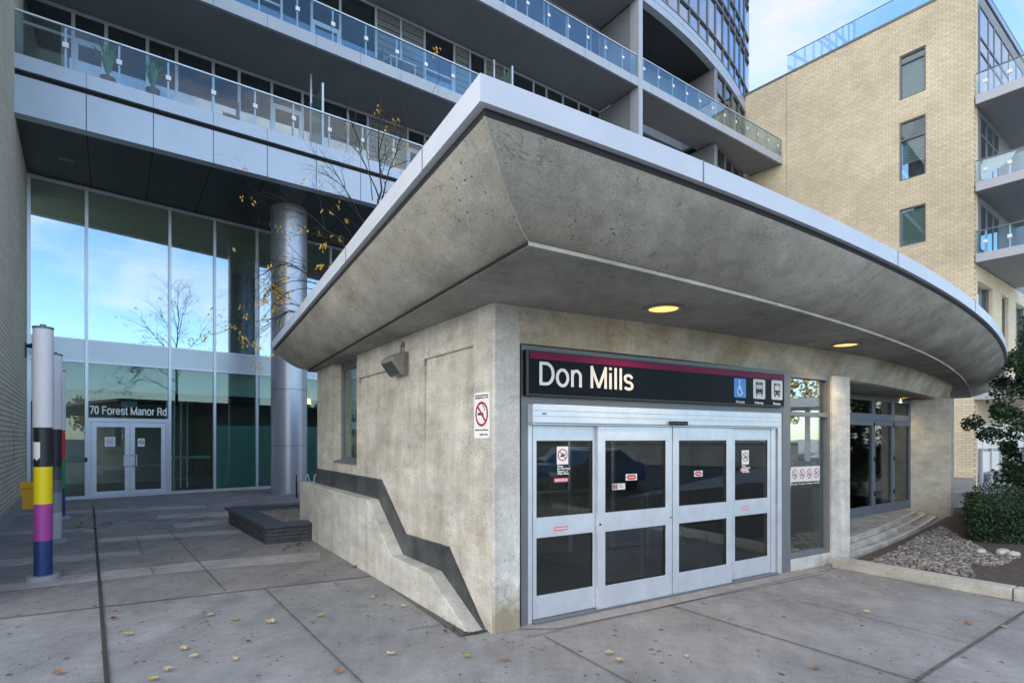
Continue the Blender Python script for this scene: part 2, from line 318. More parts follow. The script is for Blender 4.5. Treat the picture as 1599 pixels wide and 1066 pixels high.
class Fr:
    """a vertical plane in the place: origin o, run u, outward normal n"""
    def __init__(s, o, u, n=None):
        s.o = o; s.u = unit(*u); a = (s.u[1], -s.u[0]); s.n = a
        if n is not None and a[0] * n[0] + a[1] * n[1] < 0: s.n = (-a[0], -a[1])
    def P(s, t, z, d=0): return Vector((s.o[0] + s.u[0] * t + s.n[0] * d, s.o[1] + s.u[1] * t + s.n[1] * d, z))
    def at(s, x, y=None, d=0):
        r = (x - PX) / FOC; ox = s.o[0] + s.n[0] * d; oy = s.o[1] + s.n[1] * d
        t = (r * oy - ox) / (s.u[0] - r * s.u[1])
        if y is None: return t
        return t, EYE + (PY - y) / FOC * (oy + s.u[1] * t)
    def box(s, mb, t0, t1, z0, z1, d0, d1):
        mb.prism([s.P(t0, z0, d0), s.P(t1, z0, d0), s.P(t1, z1, d0), s.P(t0, z1, d0)], Vector((s.n[0], s.n[1], 0)) * (d1 - d0))
    def poly(s, mb, pts, d0, d1): mb.prism([s.P(t, z, d0) for t, z in pts], Vector((s.n[0], s.n[1], 0)) * (d1 - d0))
    def disc(s, mb, t, z, r, d0, d1, n=28, sx=1): s.poly(mb, [(t + r * sx * math.cos(2 * math.pi * i / n), z + r * math.sin(2 * math.pi * i / n)) for i in range(n)], d0, d1)
    def ring(s, mb, t, z, r, w_, d0, d1, n=32, a0=0, a1=360, sx=1):
        full = abs(a1 - a0) >= 360
        for i in range(n):
            a = R(a0 + (a1 - a0) * i / n); b = R(a0 + (a1 - a0) * (i + 1) / n)
            s.poly(mb, [(t + sx * r * math.cos(a), z + r * math.sin(a)), (t + sx * r * math.cos(b), z + r * math.sin(b)), (t + sx * (r - w_) * math.cos(b), z + (r - w_) * math.sin(b)), (t + sx * (r - w_) * math.cos(a), z + (r - w_) * math.sin(a))], d0, d1)
    def line(s, mb, a, b, w_, d0, d1):
        dx, dz = b[0] - a[0], b[1] - a[1]; l = math.hypot(dx, dz); nx, nz_ = -dz / l * w_ / 2, dx / l * w_ / 2
        s.poly(mb, [(a[0] + nx, a[1] + nz_), (b[0] + nx, b[1] + nz_), (b[0] - nx, b[1] - nz_), (a[0] - nx, a[1] - nz_)], d0, d1)
    def rrect(s, mb, t0, t1, z0, z1, r, d0, d1):
        pts = []
        for cx, cz, a0 in ((t1 - r, z1 - r, 0), (t0 + r, z1 - r, 90), (t0 + r, z0 + r, 180), (t1 - r, z0 + r, 270)):
            for k in range(5): a = R(a0 + 22.5 * k); pts.append((cx + r * math.cos(a), cz + r * math.sin(a)))
        s.poly(mb, pts, d0, d1)
    def text(s, name, body, t, z, size, mat, parent, d=0, width=None, bold=0, depth=.002, align='LEFT'):
        cu = bpy.data.curves.new(name, 'FONT'); cu.body = body; cu.size = size; cu.extrude = depth; cu.align_x = align; cu.resolution_u = 4
        ob = bpy.data.objects.new(name, cu); C.objects.link(ob); bpy.context.view_layer.update()
        me = bpy.data.meshes.new_from_object(ob.evaluated_get(bpy.context.evaluated_depsgraph_get()))
        bpy.data.objects.remove(ob)
        xs = [v.co.x for v in me.vertices]; sc = 1
        if width and xs: sc = width / (max(xs) - min(xs))
        x0 = min(xs) if align == 'LEFT' else 0
        flip = (s.u[1] * s.n[0] - s.u[0] * s.n[1]) < 0
        sg = -1 if flip else 1
        me.name = name
        if bold:
            v0 = [v.co.copy() for v in me.vertices]; f0 = [tuple(p.vertices) for p in me.polygons]; vv = []; ff = []
            for kk, (bx_, by_) in enumerate(((0, 0), (bold, 0), (-bold, 0), (0, bold * .8), (0, -bold * .8))):
                b0 = len(vv); vv += [(v.x + bx_, v.y + by_, v.z + kk * .0002) for v in v0]; ff += [tuple(i + b0 for i in f) for f in f0]
            me = bpy.data.meshes.new(name); me.from_pydata(vv, [], ff)
        for v in me.vertices:
            x, y, q = v.co; v.co = s.P(t + sg * (x - x0) * sc, z + y, d + q)
        me.materials.clear(); me.materials.append(M[mat])
        o = bpy.data.objects.new(name, me); C.objects.link(o); o.parent = parent
        if parent.type == 'EMPTY': o.location = -parent.location
        return o
def arc(cx, cz, rx, rz, a0, a1, n=14): return [(cx + rx * math.cos(R(a0 + (a1 - a0) * i / n)), cz + rz * math.sin(R(a0 + (a1 - a0) * i / n))) for i in range(n + 1)]
HSTR = .065                                            # half stroke, cap height = 1
GL = {                                               # glyph: (advance, strokes)
 'D': (.80, [[(.10, 0 + HSTR), (.10, 1 - HSTR)], [(.04, 1 - HSTR), (.34, 1 - HSTR)] + arc(.34, .5, .33, .5 - HSTR, 90, -90, 18)[1:] + [(.04, HSTR)]]),
 'o': (.68, [arc(.32, .37, .255, .37 - HSTR * .4, 90, 450, 26)]),
 'n': (.66, [[(.12, 0), (.12, .74)], [(.12, .36)] + arc(.32, .46, .20, .25, 180, 0, 14) + [(.52, 0)]]),
 'M': (.96, [[(.12, 0), (.12, 1)], [(.84, 0), (.84, 1)], [(.10, .985), (.48, .04)], [(.86, .985), (.48, .04)]]),
 'i': (.28, [[(.14, 0), (.14, .74)], [(.14, .87), (.14, 1)]]), 'l': (.28, [[(.14, 0), (.14, 1)]]),
 's': (.60, [[(.49, .55)] + arc(.29, .56, .19, .135, 25, 180, 12) + arc(.29, .56, .19, .19, 180, 262, 6) + arc(.30, .19, .21, .18, 82, 0, 6) + arc(.30, .19, .21, .14, 0, -158, 12)]),
 '7': (.62, [[(.06, .94), (.54, .94), (.24, 0)]]), '0': (.64, [arc(.31, .5, .21, .44, 90, 450, 26)]), ' ': (.32, []),
 'F': (.66, [[(.12, 0), (.12, 1)], [(.12, .94), (.60, .94)], [(.12, .52), (.54, .52)]]),
 'r': (.42, [[(.12, 0), (.12, .74)], [(.12, .42)] + arc(.36, .42, .24, .26, 170, 92, 6)]),
 'e': (.66, [[(.08, .38), (.55, .38)] + arc(.315, .37, .235, .31, 0, 320, 22)]),
 't': (.36, [[(.16, .94), (.16, .14), (.20, .06), (.32, .055)], [(.02, .70), (.32, .70)]]),
 'a': (.62, [arc(.30, .54, .20, .145, 160, 0, 10) + [(.50, .10), (.56, .04)], [(.50, .43), (.28, .38)] + arc(.26, .20, .18, .15, 100, 330, 14) + [(.50, .26)]]),
 'R': (.76, [[(.12, 0), (.12, 1)], [(.12, .94), (.40, .94)] + arc(.40, .725, .22, .215, 90, -90, 14)[1:] + [(.12, .51)], [(.44, .51), (.60, .36), (.62, .0)]]),
 'd': (.66, [[(.54, 0), (.54, 1)], arc(.32, .37, .22, .32, 0, 360, 22)])}
def ribbon(mb, fr, pts, w_, f, d0, d1):
    pts = [p for k, p in enumerate(pts) if k == 0 or math.hypot(p[0] - pts[k - 1][0], p[1] - pts[k - 1][1]) > 1e-4]
    n = len(pts); closed = abs(pts[0][0] - pts[-1][0]) + abs(pts[0][1] - pts[-1][1]) < 1e-6; off = []
    for i in range(n):
        a = pts[i - 1] if i > 0 else (pts[-2] if closed else None); b = pts[i + 1] if i < n - 1 else (pts[1] if closed else None); p = pts[i]
        ds = [unit(p[0] - a[0], p[1] - a[1])] if a else []
        if b: ds.append(unit(b[0] - p[0], b[1] - p[1]))
        t = unit(sum(q[0] for q in ds) + 1e-9, sum(q[1] for q in ds)); c_ = max(.5, abs(t[0] * ds[0][0] + t[1] * ds[0][1])); off.append((-t[1] * w_ / c_, t[0] * w_ / c_))
    k = len(mb.v)
    for p, o in zip(pts, off):
        for sg, d in ((1, d1), (-1, d1), (-1, d0), (1, d0)): x, z = f(p[0] + sg * o[0], p[1] + sg * o[1]); mb.v.append(tuple(fr.P(x, z, d)))
    for i in range(n - 1):
        for q in range(4): q2 = (q + 1) % 4; mb.f.append((k + i * 4 + q, k + i * 4 + 4 + q, k + i * 4 + 4 + q2, k + i * 4 + q2))
    if not closed: mb.f.append((k, k + 1, k + 2, k + 3)); e = k + (n - 1) * 4; mb.f.append((e + 3, e + 2, e + 1, e))
def grotesque(name, body, fr, t, z, cap, width, mat, parent, d0, d1, weight=1.0):
    adv = sum(GL[c][0] for c in body); kx = width / adv; x0 = 0
    mb = MB(); j_ = 0
    for c in body:
        for st in GL[c][1]: ribbon(mb, fr, st, HSTR * weight, lambda x, y, x0=x0: (t + (x0 + x) * kx, z + y * cap), d0, d1 + j_ * .0003); j_ = (j_ + 1) % 3
        x0 += GL[c][0]
    return mb.build(name, mat, parent, recalc=False)
def gp(x, y, z=0.0):
    Y = (EYE - z) * FOC / (y - PY); return Vector(((x - PX) / FOC * Y, Y, z))
def lerp(a, b, t): return a + (b - a) * t
# ------------------------------------------------------------------ survey points
CR = (-.18, 5.26)                                   # station corner
FS = Fr(CR, (-.5530, .8332), (-1, -.6))             # station side wall
FF = Fr(CR, (.857, .515))                           # station front chord
FD = Fr((FF.P(.3, 0, -.07).x, FF.P(.3, 0, -.07).y), (.857, .515))   # sliding door plane
FL = Fr((-12.9, 17.1), (.7424, .67))                # lobby glass wall
FT = Fr((-11.75, 13.03), (.813, .583))              # tower balcony line
FB = Fr((-14.1, 16.2), (.61, -.79), (.79, .61))     # left brick wall
FK = Fr((21.55, 26.0), (-.627, .779), (-.8, -.6))   # right brick building, windowed face
FR_ = Fr((21.55, 26.0), (.8, .6), (.6, -.8))        # right brick building, balcony face
FE = Fr((6.8, 11.35), (.815, .58))                  # recessed bus doors
# ------------------------------------------------------------------ ground
def sheet(name, pts, mat, z=None):
    mb = MB(); mb.face([Vector((p[0], p[1], z if z is not None else p[2])) for p in pts])
    o = mb.build(name, mat, recalc=False); return tag(o, kind='structure')
g = MB()
# flat plaza, falling away behind the retaining wall on the right
g.face([(-400, -30, -.16), (400, -30, -.16), (400, -4.5, -.16), (-400, -4.5, -.16)]); 
o = g.build('road', 'asphalt', recalc=False); tag(o, kind='structure')
g = MB(); g.face([(-900, -900, -.17), (900, -900, -.17), (900, -30, -.17), (-900, -30, -.17)])
tag(g.build('far_ground', 'lawn', recalc=False), kind='structure')
g = MB(); g.face([(-900, -4.5, 0), (12, -4.5, 0), (12, 16.0, 0), (11.2, 17.5, 0), (11.2, 60, 0), (-900, 60, 0)])
g.face([(-900, -4.5, 0), (-900, -4.5, -.17), (12, -4.5, -.17), (12, -4.5, 0)])
tag(g.build('pavement', 'pave', recalc=False), kind='structure')
g = MB(); g.face([(12, -4.5, 0), (900, -4.5, 0), (900, 12, 0), (12.6, 14, 0), (12, 16.0, 0)]); g.face([(12.6, 14, 0), (900, 12, 0), (900, 22, -.62), (12.8, 17.5, -.62)]); g.face([(12, 16, 0), (12.6, 14, 0), (12.8, 17.5, -.62), (11.2, 17.5, -.62)])
g.face([(11.2, 17.5, -.62), (12.8, 17.5, -.62), (900, 22, -.62), (900, 900, -.62), (11.2, 900, -.62)])
tag(g.build('lower_ground', 'pave', recalc=False), kind='structure')
E4 = .004
sheet('plaza_pavers', [gp(-700, 1046), gp(500, 909), gp(600, 897.6), gp(640, 800), gp(640, 760), gp(30, 770), gp(-60, 820), gp(-700, 925)], 'paver', E4)
def zz(X, Y): return (X * .3127, 750 + Y * .3127)
bands = [[(-900, 600), (0, 520), (480, 455), (745, 430), (765, 470), (480, 502), (0, 555), (-900, 660)],
         [(752, 428), (985, 403), (1250, 382), (1599, 355), (1599, 398), (1030, 445), (775, 468)],
         [(-900, 452), (0, 396), (480, 362), (690, 350), (700, 368), (480, 395), (0, 432), (-900, 500)],
         [(-400, 278), (0, 255), (465, 236), (470, 254), (0, 273), (-400, 300)],
         [(60, 161), (460, 147), (1020, 121), (1035, 137), (460, 161), (60, 172)],
         [(785, 172), (1145, 152), (1160, 176), (795, 192)],
         [(490, 290), (860, 262), (1200, 245), (1215, 262), (870, 284), (495, 310)],
         [(860, 215), (1150, 195), (1165, 214), (880, 238)]]
bm_ = MB()
for b in bands: bm_.face([gp(*zz(*p), 2 * E4) for p in b])
tag(bm_.build('paver_bands', 'band', recalc=False), kind='structure')
def strip(mb, a, b, wd, z):
    d = (b - a).normalized(); n = Vector((-d.y, d.x, 0)) * wd / 2; q = Vector((0, 0, z))
    mb.face([a + n + q, b + n + q, b - n + q, a - n + q])
j = MB()
for (x0, y0, x1, y1, wd) in [(-300, 1000, 0, 966, .012), (0, 966, 500, 909, .012), (500, 909, 600, 897.6, .012), (264, 828, 352, 923, .014), (413, 919, 640, 1140, .014), (850, 994, 1100, 1130, .012),
                             (1049, 946, 1386, 1050, .016), (1386, 1050, 1600, 1115, .016), (1150, 914, 1515, 1005, .008), (1700, 892, 1599, 955.4, .026), (1599, 955.4, 1450, 1050, .026), (1450, 1050, 1330, 1126, .026),
                             (822, 996, 1222, 906, .010), (635, 984, 700, 974, .01), (-300, 1110, 160, 1066, .01), (1222, 906, 1304, 888, .01), (700, 974, 728, 1000, .008),
                             (215, 800, 262, 828, .01), (310, 803, 360, 818, .01), (212, 838, 225, 867, .008)]:
    strip(j, gp(x0, y0), gp(x1, y1), wd, 3 * E4)
for b in bands[:2]:
    for k in range(len(b) // 2 - 1): strip(j, gp(*zz(*b[k])), gp(*zz(*b[k + 1])), .006, 3 * E4)
tag(j.build('paving_joints', 'joint', recalc=False), kind='structure')
j = MB(); strip(j, gp(146, 790), gp(152, 868), .034, 4 * E4); strip(j, gp(152, 868), gp(168, 1080), .034, 4 * E4); strip(j, gp(168, 1080), gp(190, 1400), .034, 4 * E4)
tag(j.build('slot_drain', 'drain', recalc=False), kind='structure')
sheet('door_apron', [FD.P(-.15, 0, 0), FD.P(4.6, 0, 0), FD.P(4.75, 0, .34), FD.P(.3, 0, .26)], 'apron', 2 * E4)
# ------------------------------------------------------------------ the subway entrance
ST = thing('station_entrance', 'concrete subway entrance pavilion with curved overhanging roof and sliding glass doors', 'station', (CR[0], CR[1], 0))
# curves of the roof edge and the front wall
def tha(q): q = min(q, 18.5); return 30.98 + 1.204 * q + .03695 * q * q - .002557 * q ** 3
def outer_path():
    pts = []; x, y, s_ = -.164, 2.85, 0.0; n = 84; ds = 21.0 / n
    pts.append((x, y, R(31)))
    for i in range(n):
        th = R(tha(s_ + ds / 2)); x += ds * math.cos(th); y += ds * math.sin(th); s_ += ds
        pts.append((x, y, R(tha(s_))))
    return pts
OP = outer_path(); L_ = 21.0
def op_at(s_):
    k = s_ / L_ * (len(OP) - 1); i = min(int(k), len(OP) - 2); f = k - i
    a, b = OP[i], OP[i + 1]; return tuple(lerp(a[q], b[q], f) for q in range(3))
I0 = Vector((.107, 3.71)); F0 = Vector((-.164, 2.85)); TI = Vector((-3.95, 10.75)); TO = Vector((-4.66, 10.8))
outer = []; inner = []
for k in range(25): outer.append(TO.lerp(F0, k / 24)); inner.append(TI.lerp(I0, k / 24))
for k in range(1, 85):
    s_ = k / 84 * L_; x, y, th = op_at(s_); outer.append(Vector((x, y)))
    si = .685 + s_ * (L_ - .685) / L_; x, y, th = op_at(si); dd = lerp(.586, .72, min(1, si / 12)); inner.append(Vector((x - math.sin(th) * dd, y + math.cos(th) * dd)))
E_o = outer[-1]; E_i = inner[-1]
BO = [Vector((13.6, 20.4)), Vector((4.2, 16.4))]; BI = [Vector((13.0, 19.5)), Vector((4.3, 15.6))]
prev_o, prev_i = E_o, E_i
for bo, bi in list(zip(BO, BI)) + [(TO, TI)]:
    for k in range(1, 9):
        if bo is TO and k == 8: break
        outer.append(prev_o.lerp(bo, k / 8)); inner.append(prev_i.lerp(bi, k / 8))
    prev_o, prev_i = bo, bi
NL = len(outer)
def nrm(loop, i):
    a = loop[i - 1]; b = loop[(i + 1) % NL]; d = (b - a).normalized(); return Vector((d.y, -d.x))
ZS, ZC, ZG, ZF, ZT = 3.13, 3.165, 3.53, 3.575, 3.718
def ring_verts(mb, fn):
    k = len(mb.v); mb.v += [tuple(fn(i)) for i in range(NL)]; return k
def bridge(mb, a, b):
    for i in range(NL): q = (i + 1) % NL; mb.f.append((a + i, a + q, b + q, b + i))
cv = MB(); prev = None; K = 12
for k in range(K + 1):
    t = k / K
    def fn(i, t=t):
        tt = lerp(.005, .93, t); p = inner[i].lerp(outer[i], tt); z = lerp(ZC, ZG, t ** 1.75); return (p.x, p.y, z)
    r_ = ring_verts(cv, fn)
    if prev is not None: bridge(cv, prev, r_)
    prev = r_
cove = cv.build('roof_cove', 'cove', ST, smooth=False)
for p in cove.data.polygons: p.use_smooth = True
# keep the mitre at the corner crisp
bmx = bmesh.new(); bmx.from_mesh(cove.data)
for e in bmx.edges:
    if len(e.link_faces) == 2 and e.calc_face_angle(0) > R(20): e.smooth = False
bmx.to_mesh(cove.data); bmx.free()
mt = MB(); pts = []
for k in range(K + 1): t = k / K; tt = lerp(.005, .93, t); p = inner[24].lerp(outer[24], tt); pts.append((p.x, p.y, lerp(ZC, ZG, t ** 1.75) - .0005))
mt.tube(pts, .006, 6); mt.build('mitre_joint', 'conc_return', cove)
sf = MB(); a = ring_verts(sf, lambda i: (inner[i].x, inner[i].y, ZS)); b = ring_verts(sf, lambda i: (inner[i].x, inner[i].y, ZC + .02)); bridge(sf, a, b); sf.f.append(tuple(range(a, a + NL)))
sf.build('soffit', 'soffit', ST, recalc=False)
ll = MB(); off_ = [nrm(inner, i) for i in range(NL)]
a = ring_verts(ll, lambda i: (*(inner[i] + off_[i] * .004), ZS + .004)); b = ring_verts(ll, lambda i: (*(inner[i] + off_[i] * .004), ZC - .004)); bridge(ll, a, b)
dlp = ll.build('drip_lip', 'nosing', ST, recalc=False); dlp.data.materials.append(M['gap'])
for i, p in enumerate(dlp.data.polygons): p.material_index = 1 if i < 24 else 0  # pale front run, dark side run: light and shade put into the colour
gpb = MB(); a = ring_verts(gpb, lambda i: (*inner[i].lerp(outer[i], .93), ZG)); b = ring_verts(gpb, lambda i: (*inner[i].lerp(outer[i], .93), ZF + .03)); bridge(gpb, a, b)
gpb.build('shadow_gap', 'gap', ST, recalc=False)
fa = MB(); a0 = ring_verts(fa, lambda i: (*inner[i].lerp(outer[i], .90), ZF)); a = ring_verts(fa, lambda i: (*outer[i], ZF)); b = ring_verts(fa, lambda i: (*outer[i], ZT)); c_ = ring_verts(fa, lambda i: (*inner[i].lerp(outer[i], .86), ZT + .004))
bridge(fa, a0, a); bridge(fa, a, b); bridge(fa, b, c_)
fa.build('fascia', 'white_metal', ST, recalc=False)
rt = MB(); k = ring_verts(rt, lambda i: (*inner[i].lerp(outer[i], .88), ZT - .02)); rt.f.append(tuple(range(k, k + NL))); rt.build('roof_deck', 'deck', ST, recalc=False)
fj = MB()
def seam(px):
    best = None
    for i in range(NL - 1):
        a_, b_ = outer[i], outer[i + 1]; xa = PX + a_.x / a_.y * FOC; xb = PX + b_.x / b_.y * FOC
        if (xa - px) * (xb - px) <= 0 and a_.y < 16: best = i, (px - xa) / (xb - xa + 1e-9); 
        if best and best[0] == i and (i > 24) == (px > 750): break
    i, f = best; p = outer[i].lerp(outer[i + 1], f); n_ = nrm(outer, i); d_ = Vector((-n_.y, n_.x)) * .004
    fj.prism([(*(p - d_ - n_ * .01), ZF - .002), (*(p + d_ - n_ * .01), ZF - .002), (*(p + d_ + n_ * .004), ZF - .002), (*(p - d_ + n_ * .004), ZF - .002)], (0, 0, ZT - ZF + .008))
for px in (1098, 1402, 1523, 660, 540): seam(px)
fj.build('fascia_seams', 'dframe', ST)
# side wall with recessed panels and the narrow window
W1 = 6.35
sw = MB()
t0w, _ = FS.at(557, 560); t1w, _ = FS.at(521, 560); zwb = 1.44
def slab(t0, t1, z0, z1, d=0): FS.box(sw, t0, t1, z0, z1, -.3, d)
def panel(t0, t1, ztop, zfade, dep=.028):
    # face tapers back from the fade line to a reveal at the top
    sec = [(-.3, 0), (0, 0), (0, zfade), (-dep, ztop - .001), (-.3, ztop - .001)]
    sw.prism([FS.P(t0, z, d) for d, z in sec], Vector((FS.u[0], FS.u[1], 0)) * (t1 - t0))
slab(.02, .375, 0, 3.3); panel(.375, 1.54, 2.775, .9); slab(.375, 1.54, 2.775, 3.3); slab(1.54, 2.45, 0, 3.3)
panel(2.45, 3.9, 2.765, 1.2); slab(2.45, 3.9, 2.765, 3.3); slab(3.9, t0w, 0, 3.3); slab(t0w, t1w, 0, zwb); slab(t1w, W1, 0, 3.3)
sw.build('side_wall', 'conc_side', ST)
gr = MB(); FS.box(gr, .37, 1.545, 2.778, 2.784, -.05, .0025); FS.box(gr, 2.6, 3.905, 2.768, 2.774, -.05, .0025); FS.box(gr, 1.53, 1.545, 2.70, 2.776, -.05, .0025); FS.box(gr, 3.89, 3.905, 2.69, 2.766, -.05, .0025)
gr.build('wall_groove', 'pour', ST)
# faint pour lines
pl = MB()
for t0, t1, z0_, z1_ in ((1.56, 2.3, 2.02, 2.023), (.02, .36, 2.35, 2.353)): pl = MB(); FS.box(pl, t0, t1, z0_, z1_, -.01, .0022); pl.build('pour_line', 'pour', ST)
wn = MB(); dW = -.13
FS.box(wn, t0w + .0, t0w + .07, zwb, 3.2, dW - .06, dW); FS.box(wn, t1w - .07, t1w, zwb, 3.2, dW - .06, dW); FS.box(wn, t0w + .07, t1w - .07, zwb, zwb + .09, dW - .06, dW); FS.box(wn, t0w + .07, t1w - .07, 3.02, 3.2, dW - .06, dW)
wfr = wn.build('side_window', 'dframe', ST)
wn = MB(); FS.box(wn, t0w + .07, t1w - .07, zwb + .09, 3.02, dW - .035, dW - .025); wn.build('pane', 'glass_side', wfr)
wn = MB(); wn.prism([FS.P(t0w + .002, zwb + .002, dW), FS.P(t0w + .002, zwb + .05, dW), FS.P(t0w + .002, zwb + .015, .02), FS.P(t0w + .002, zwb + .002, .02)], Vector((FS.u[0], FS.u[1], 0)) * (t1w - t0w - .004)); wn.build('sill', 'dframe', wfr)
# plinth and steel flashing that step down along it
pf = [(.12, 0), (1.02, .40), (2.10, .395), (2.99, 1.01), (6.9, 1.01), (6.9, 0)]
pz = MB(); FS.poly(pz, pf, .0025, .2); plinth = pz.build('plinth', 'plinth', ST, bevel=.012)
for t, zt in ((2.05, .385), (2.98, .99), (4.6, .99)): pj = MB(); FS.box(pj, t, t + .005, 0.0, zt, .19, .2022); pj.build('form_joint', 'pour', plinth)
bf = [(.16, .03), (.235, .09), (.90, .685), (2.08, .655), (2.93, 1.283), (6.33, 1.283), (6.33, 1.0), (3.0, 1.0), (2.12, .38), (1.0, .385), (.14, .0)]
bfm = MB(); FS.poly(bfm, bf, -.01, .035); bfm.build('steel_flashing', 'steelband', ST)
# front: corner jamb, curved beam, piers
jm = MB(); a_ = FS.P(.02, 0, 0); b_ = FF.P(.02, 0, 0)
e1 = FF.P(.295, 0, 0); e2 = FF.P(.295, 0, -.32); e3 = FS.P(.02, 0, -.3)
jm.prism([a_, b_, e1, e2, e3], (0, 0, 3.3)); jm.build('corner_pier', 'conc_jamb', ST, bevel=.006)
ZB = 2.775
wp = [(FF.P(.297, 0, .002).x, FF.P(.297, 0, .002).y), (1.86, 6.43), (3.69, 7.60), (5.02, 8.46), (6.2, 9.34), (7.36, 10.35), (8.7, 11.6), (9.6, 12.5), (10.12, 13.02), (10.6, 13.5), (11.0, 14.0)]
def smooth_path(pts, n=8):
    o_ = []
    for i in range(len(pts) - 1):
        p0 = pts[max(i - 1, 0)]; p1 = pts[i]; p2 = pts[i + 1]; p3 = pts[min(i + 2, len(pts) - 1)]
        for k in range(n):
            t = k / n
            o_.append(tuple(.5 * ((2 * p1[q]) + (-p0[q] + p2[q]) * t + (2 * p0[q] - 5 * p1[q] + 4 * p2[q] - p3[q]) * t * t + (-p0[q] + 3 * p1[q] - 3 * p2[q] + p3[q]) * t ** 3) for q in range(2)))
    o_.append(pts[-1]); return o_
WP = smooth_path(wp, 5)
def wall_strip(mb, path, z0, z1, th, lean=0):
    k = len(mb.v); n = len(path)
    for i, p in enumerate(path):
        a = path[max(i - 1, 0)]; b = path[min(i + 1, n - 1)]; dx, dy = unit(b[0] - a[0], b[1] - a[1]); nx, ny = dy, -dx
        f = min(1, max(0, i / (n * .35))) * lean
        mb.v += [(p[0] - nx * f * .5, p[1] - ny * f * .5, z0), (p[0] + nx * f * .5, p[1] + ny * f * .5, z1), (p[0] - nx * th, p[1] - ny * th, z1), (p[0] - nx * th, p[1] - ny * th, z0)]
    for i in range(n - 1):
        for q in range(4): r2 = (q + 1) % 4; mb.f.append((k + i * 4 + q, k + (i + 1) * 4 + q, k + (i + 1) * 4 + r2, k + i * 4 + r2))
    mb.f.append((k, k + 1, k + 2, k + 3)); e = k + (n - 1) * 4; mb.f.append((e + 3, e + 2, e + 1, e))
bmb = MB(); wall_strip(bmb, WP, ZB, 3.25, .30, .28); bmb.build('front_beam', 'conc_front', ST)
# pier right of the side glass
pr = MB(); tp0 = FF.at(1300); P0 = FF.P(tp0, 0, -.03); P1 = FF.P(tp0 + .40, 0, -.03)
pr.prism([FF.P(tp0, 0, -.0), FF.P(tp0 + .42, 0, .03), FF.P(tp0 + .42, 0, -.30), FF.P(tp0, 0, -.30)], (0, 0, 2.772)); pr.build('front_pier', 'conc_pier', ST, bevel=.008)
# return wall and end pier of the recess
rw = MB()
RWa = FE.P(3.25, 0, 0); 
rw.prism([(RWa.x, RWa.y, 0), (10.12, 12.86, 0), (10.42, 13.15, 0), (RWa.x + .3, RWa.y + .35, 0)], (0, 0, 2.773)); rw.build('recess_wall', 'conc_return', ST)
ep = MB(); ep.prism([(10.13, 12.87, 0), (10.55, 13.33, 0), (11.0, 13.98, 0), (10.7, 14.2, 0), (10.44, 13.17, 0)], (0, 0, 2.772)); epo = ep.build('end_pier', 'conc_pier', ST)
FX = Fr((10.13, 12.87), (.42, .46)); sx = MB(); FX.box(sx, .33, .40, 1.95, 2.60, -.02, .004); FX.box(sx, .30, .45, 1.25, 1.27, -.02, .004); FX.box(sx, .30, .45, .62, .635, -.02, .004); sx.build('slot', 'gap', epo)
# recess ceiling, inner walls
rc = MB(); inner_pts = [Vector((p[0] - .2, p[1] + .2)) for p in WP if 5.0 < p[0] < 10.3]
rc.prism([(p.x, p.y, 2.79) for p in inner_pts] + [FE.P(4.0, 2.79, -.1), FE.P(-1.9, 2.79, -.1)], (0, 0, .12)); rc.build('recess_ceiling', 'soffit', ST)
pw = MB(); q0 = FF.P(tp0 + .30, 0, -.31); q1 = FE.P(-1.2, 0, -.05)
pw.prism([q0, FF.P(tp0 + .42, 0, -.31), FE.P(-1.0, 0, -.05), q1], (0, 0, 2.785)); pw.build('recess_side_wall', 'conc_side', ST)
# back walls and roof support, concourse interior
bw = MB(); pb = FS.P(W1, 0, -.02)
bk = [(pb.x, pb.y), (4.2, 15.2), (12.6, 18.9), (11.0, 14.0)]
for i in range(3):
    a = Vector((*bk[i], 0)); b = Vector((*bk[i + 1], 0)); d = (b - a).normalized(); n_ = Vector((d.y, -d.x, 0))
    bw.prism([a, b, b + n_ * .25, a + n_ * .25], (0, 0, 3.3))
bw.build('rear_wall', 'conc_side', ST)
fl = MB(); fl.face([FD.P(-.6, .011, -.02), FD.P(5.4, .011, -.02), FD.P(5.4, .011, -5), FD.P(-.6, .011, -5)]); fl.build('concourse_floor', 'int_floor', ST, recalc=False)
iw = MB(); FD.box(iw, -.2, 2.2, .02, 3.0, -5.2, -5.0); FD.box(iw, 2.2, 5.2, .02, 3.0, -6.5, -6.3); FD.box(iw, 1.0, 1.18, .02, 3.0, -4.9, -2.6); iw.build('concourse_wall', 'int_wall', ST)
iw = MB()
for t in (1.6, 2.5, 3.4): FD.box(iw, t, t + .05, .02, 3.0, -2.5, -2.45)
FD.box(iw, 1.2, 3.5, .98, 1.02, -2.5, -2.46)
iw.build('concourse_screen', 'alum', ST)
m = MB(); FD.box(m, 1.75, 2.35, 1.25, 2.0, -2.44, -2.42); m.build('wall_poster', 'blind', ST)
m = MB(); FD.box(m, .15, .75, 1.0, 1.9, -4.99, -4.96); m.build('wall_poster', 'white', ST)
m = MB(); FD.box(m, 3.6, 4.9, .9, 2.1, -6.29, -6.26); m.build('wall_map', 'icon', ST)
for tt, dd_ in ((2.55, -.9), (3.35, -1.6)):
    hr = MB(); hr.tube([FD.P(tt, .0, dd_), FD.P(tt, 1.0, dd_), FD.P(tt + .08, 1.1, dd_), FD.P(tt + .3, 1.13, dd_ - .1), FD.P(tt + .55, 1.0, dd_ - .2), FD.P(tt + 1.5, .2, dd_ - .6)], .018, 8); hr.build('handrail', 'alum', ST, smooth=True)
lm = MB(); FD.box(lm, 1.4, 2.6, 2.85, 2.9, -2.2, -1.9); lm.build('concourse_fill_fixture', 'int_white', ST)  # added fixture to go with the fill light, does not glow itself
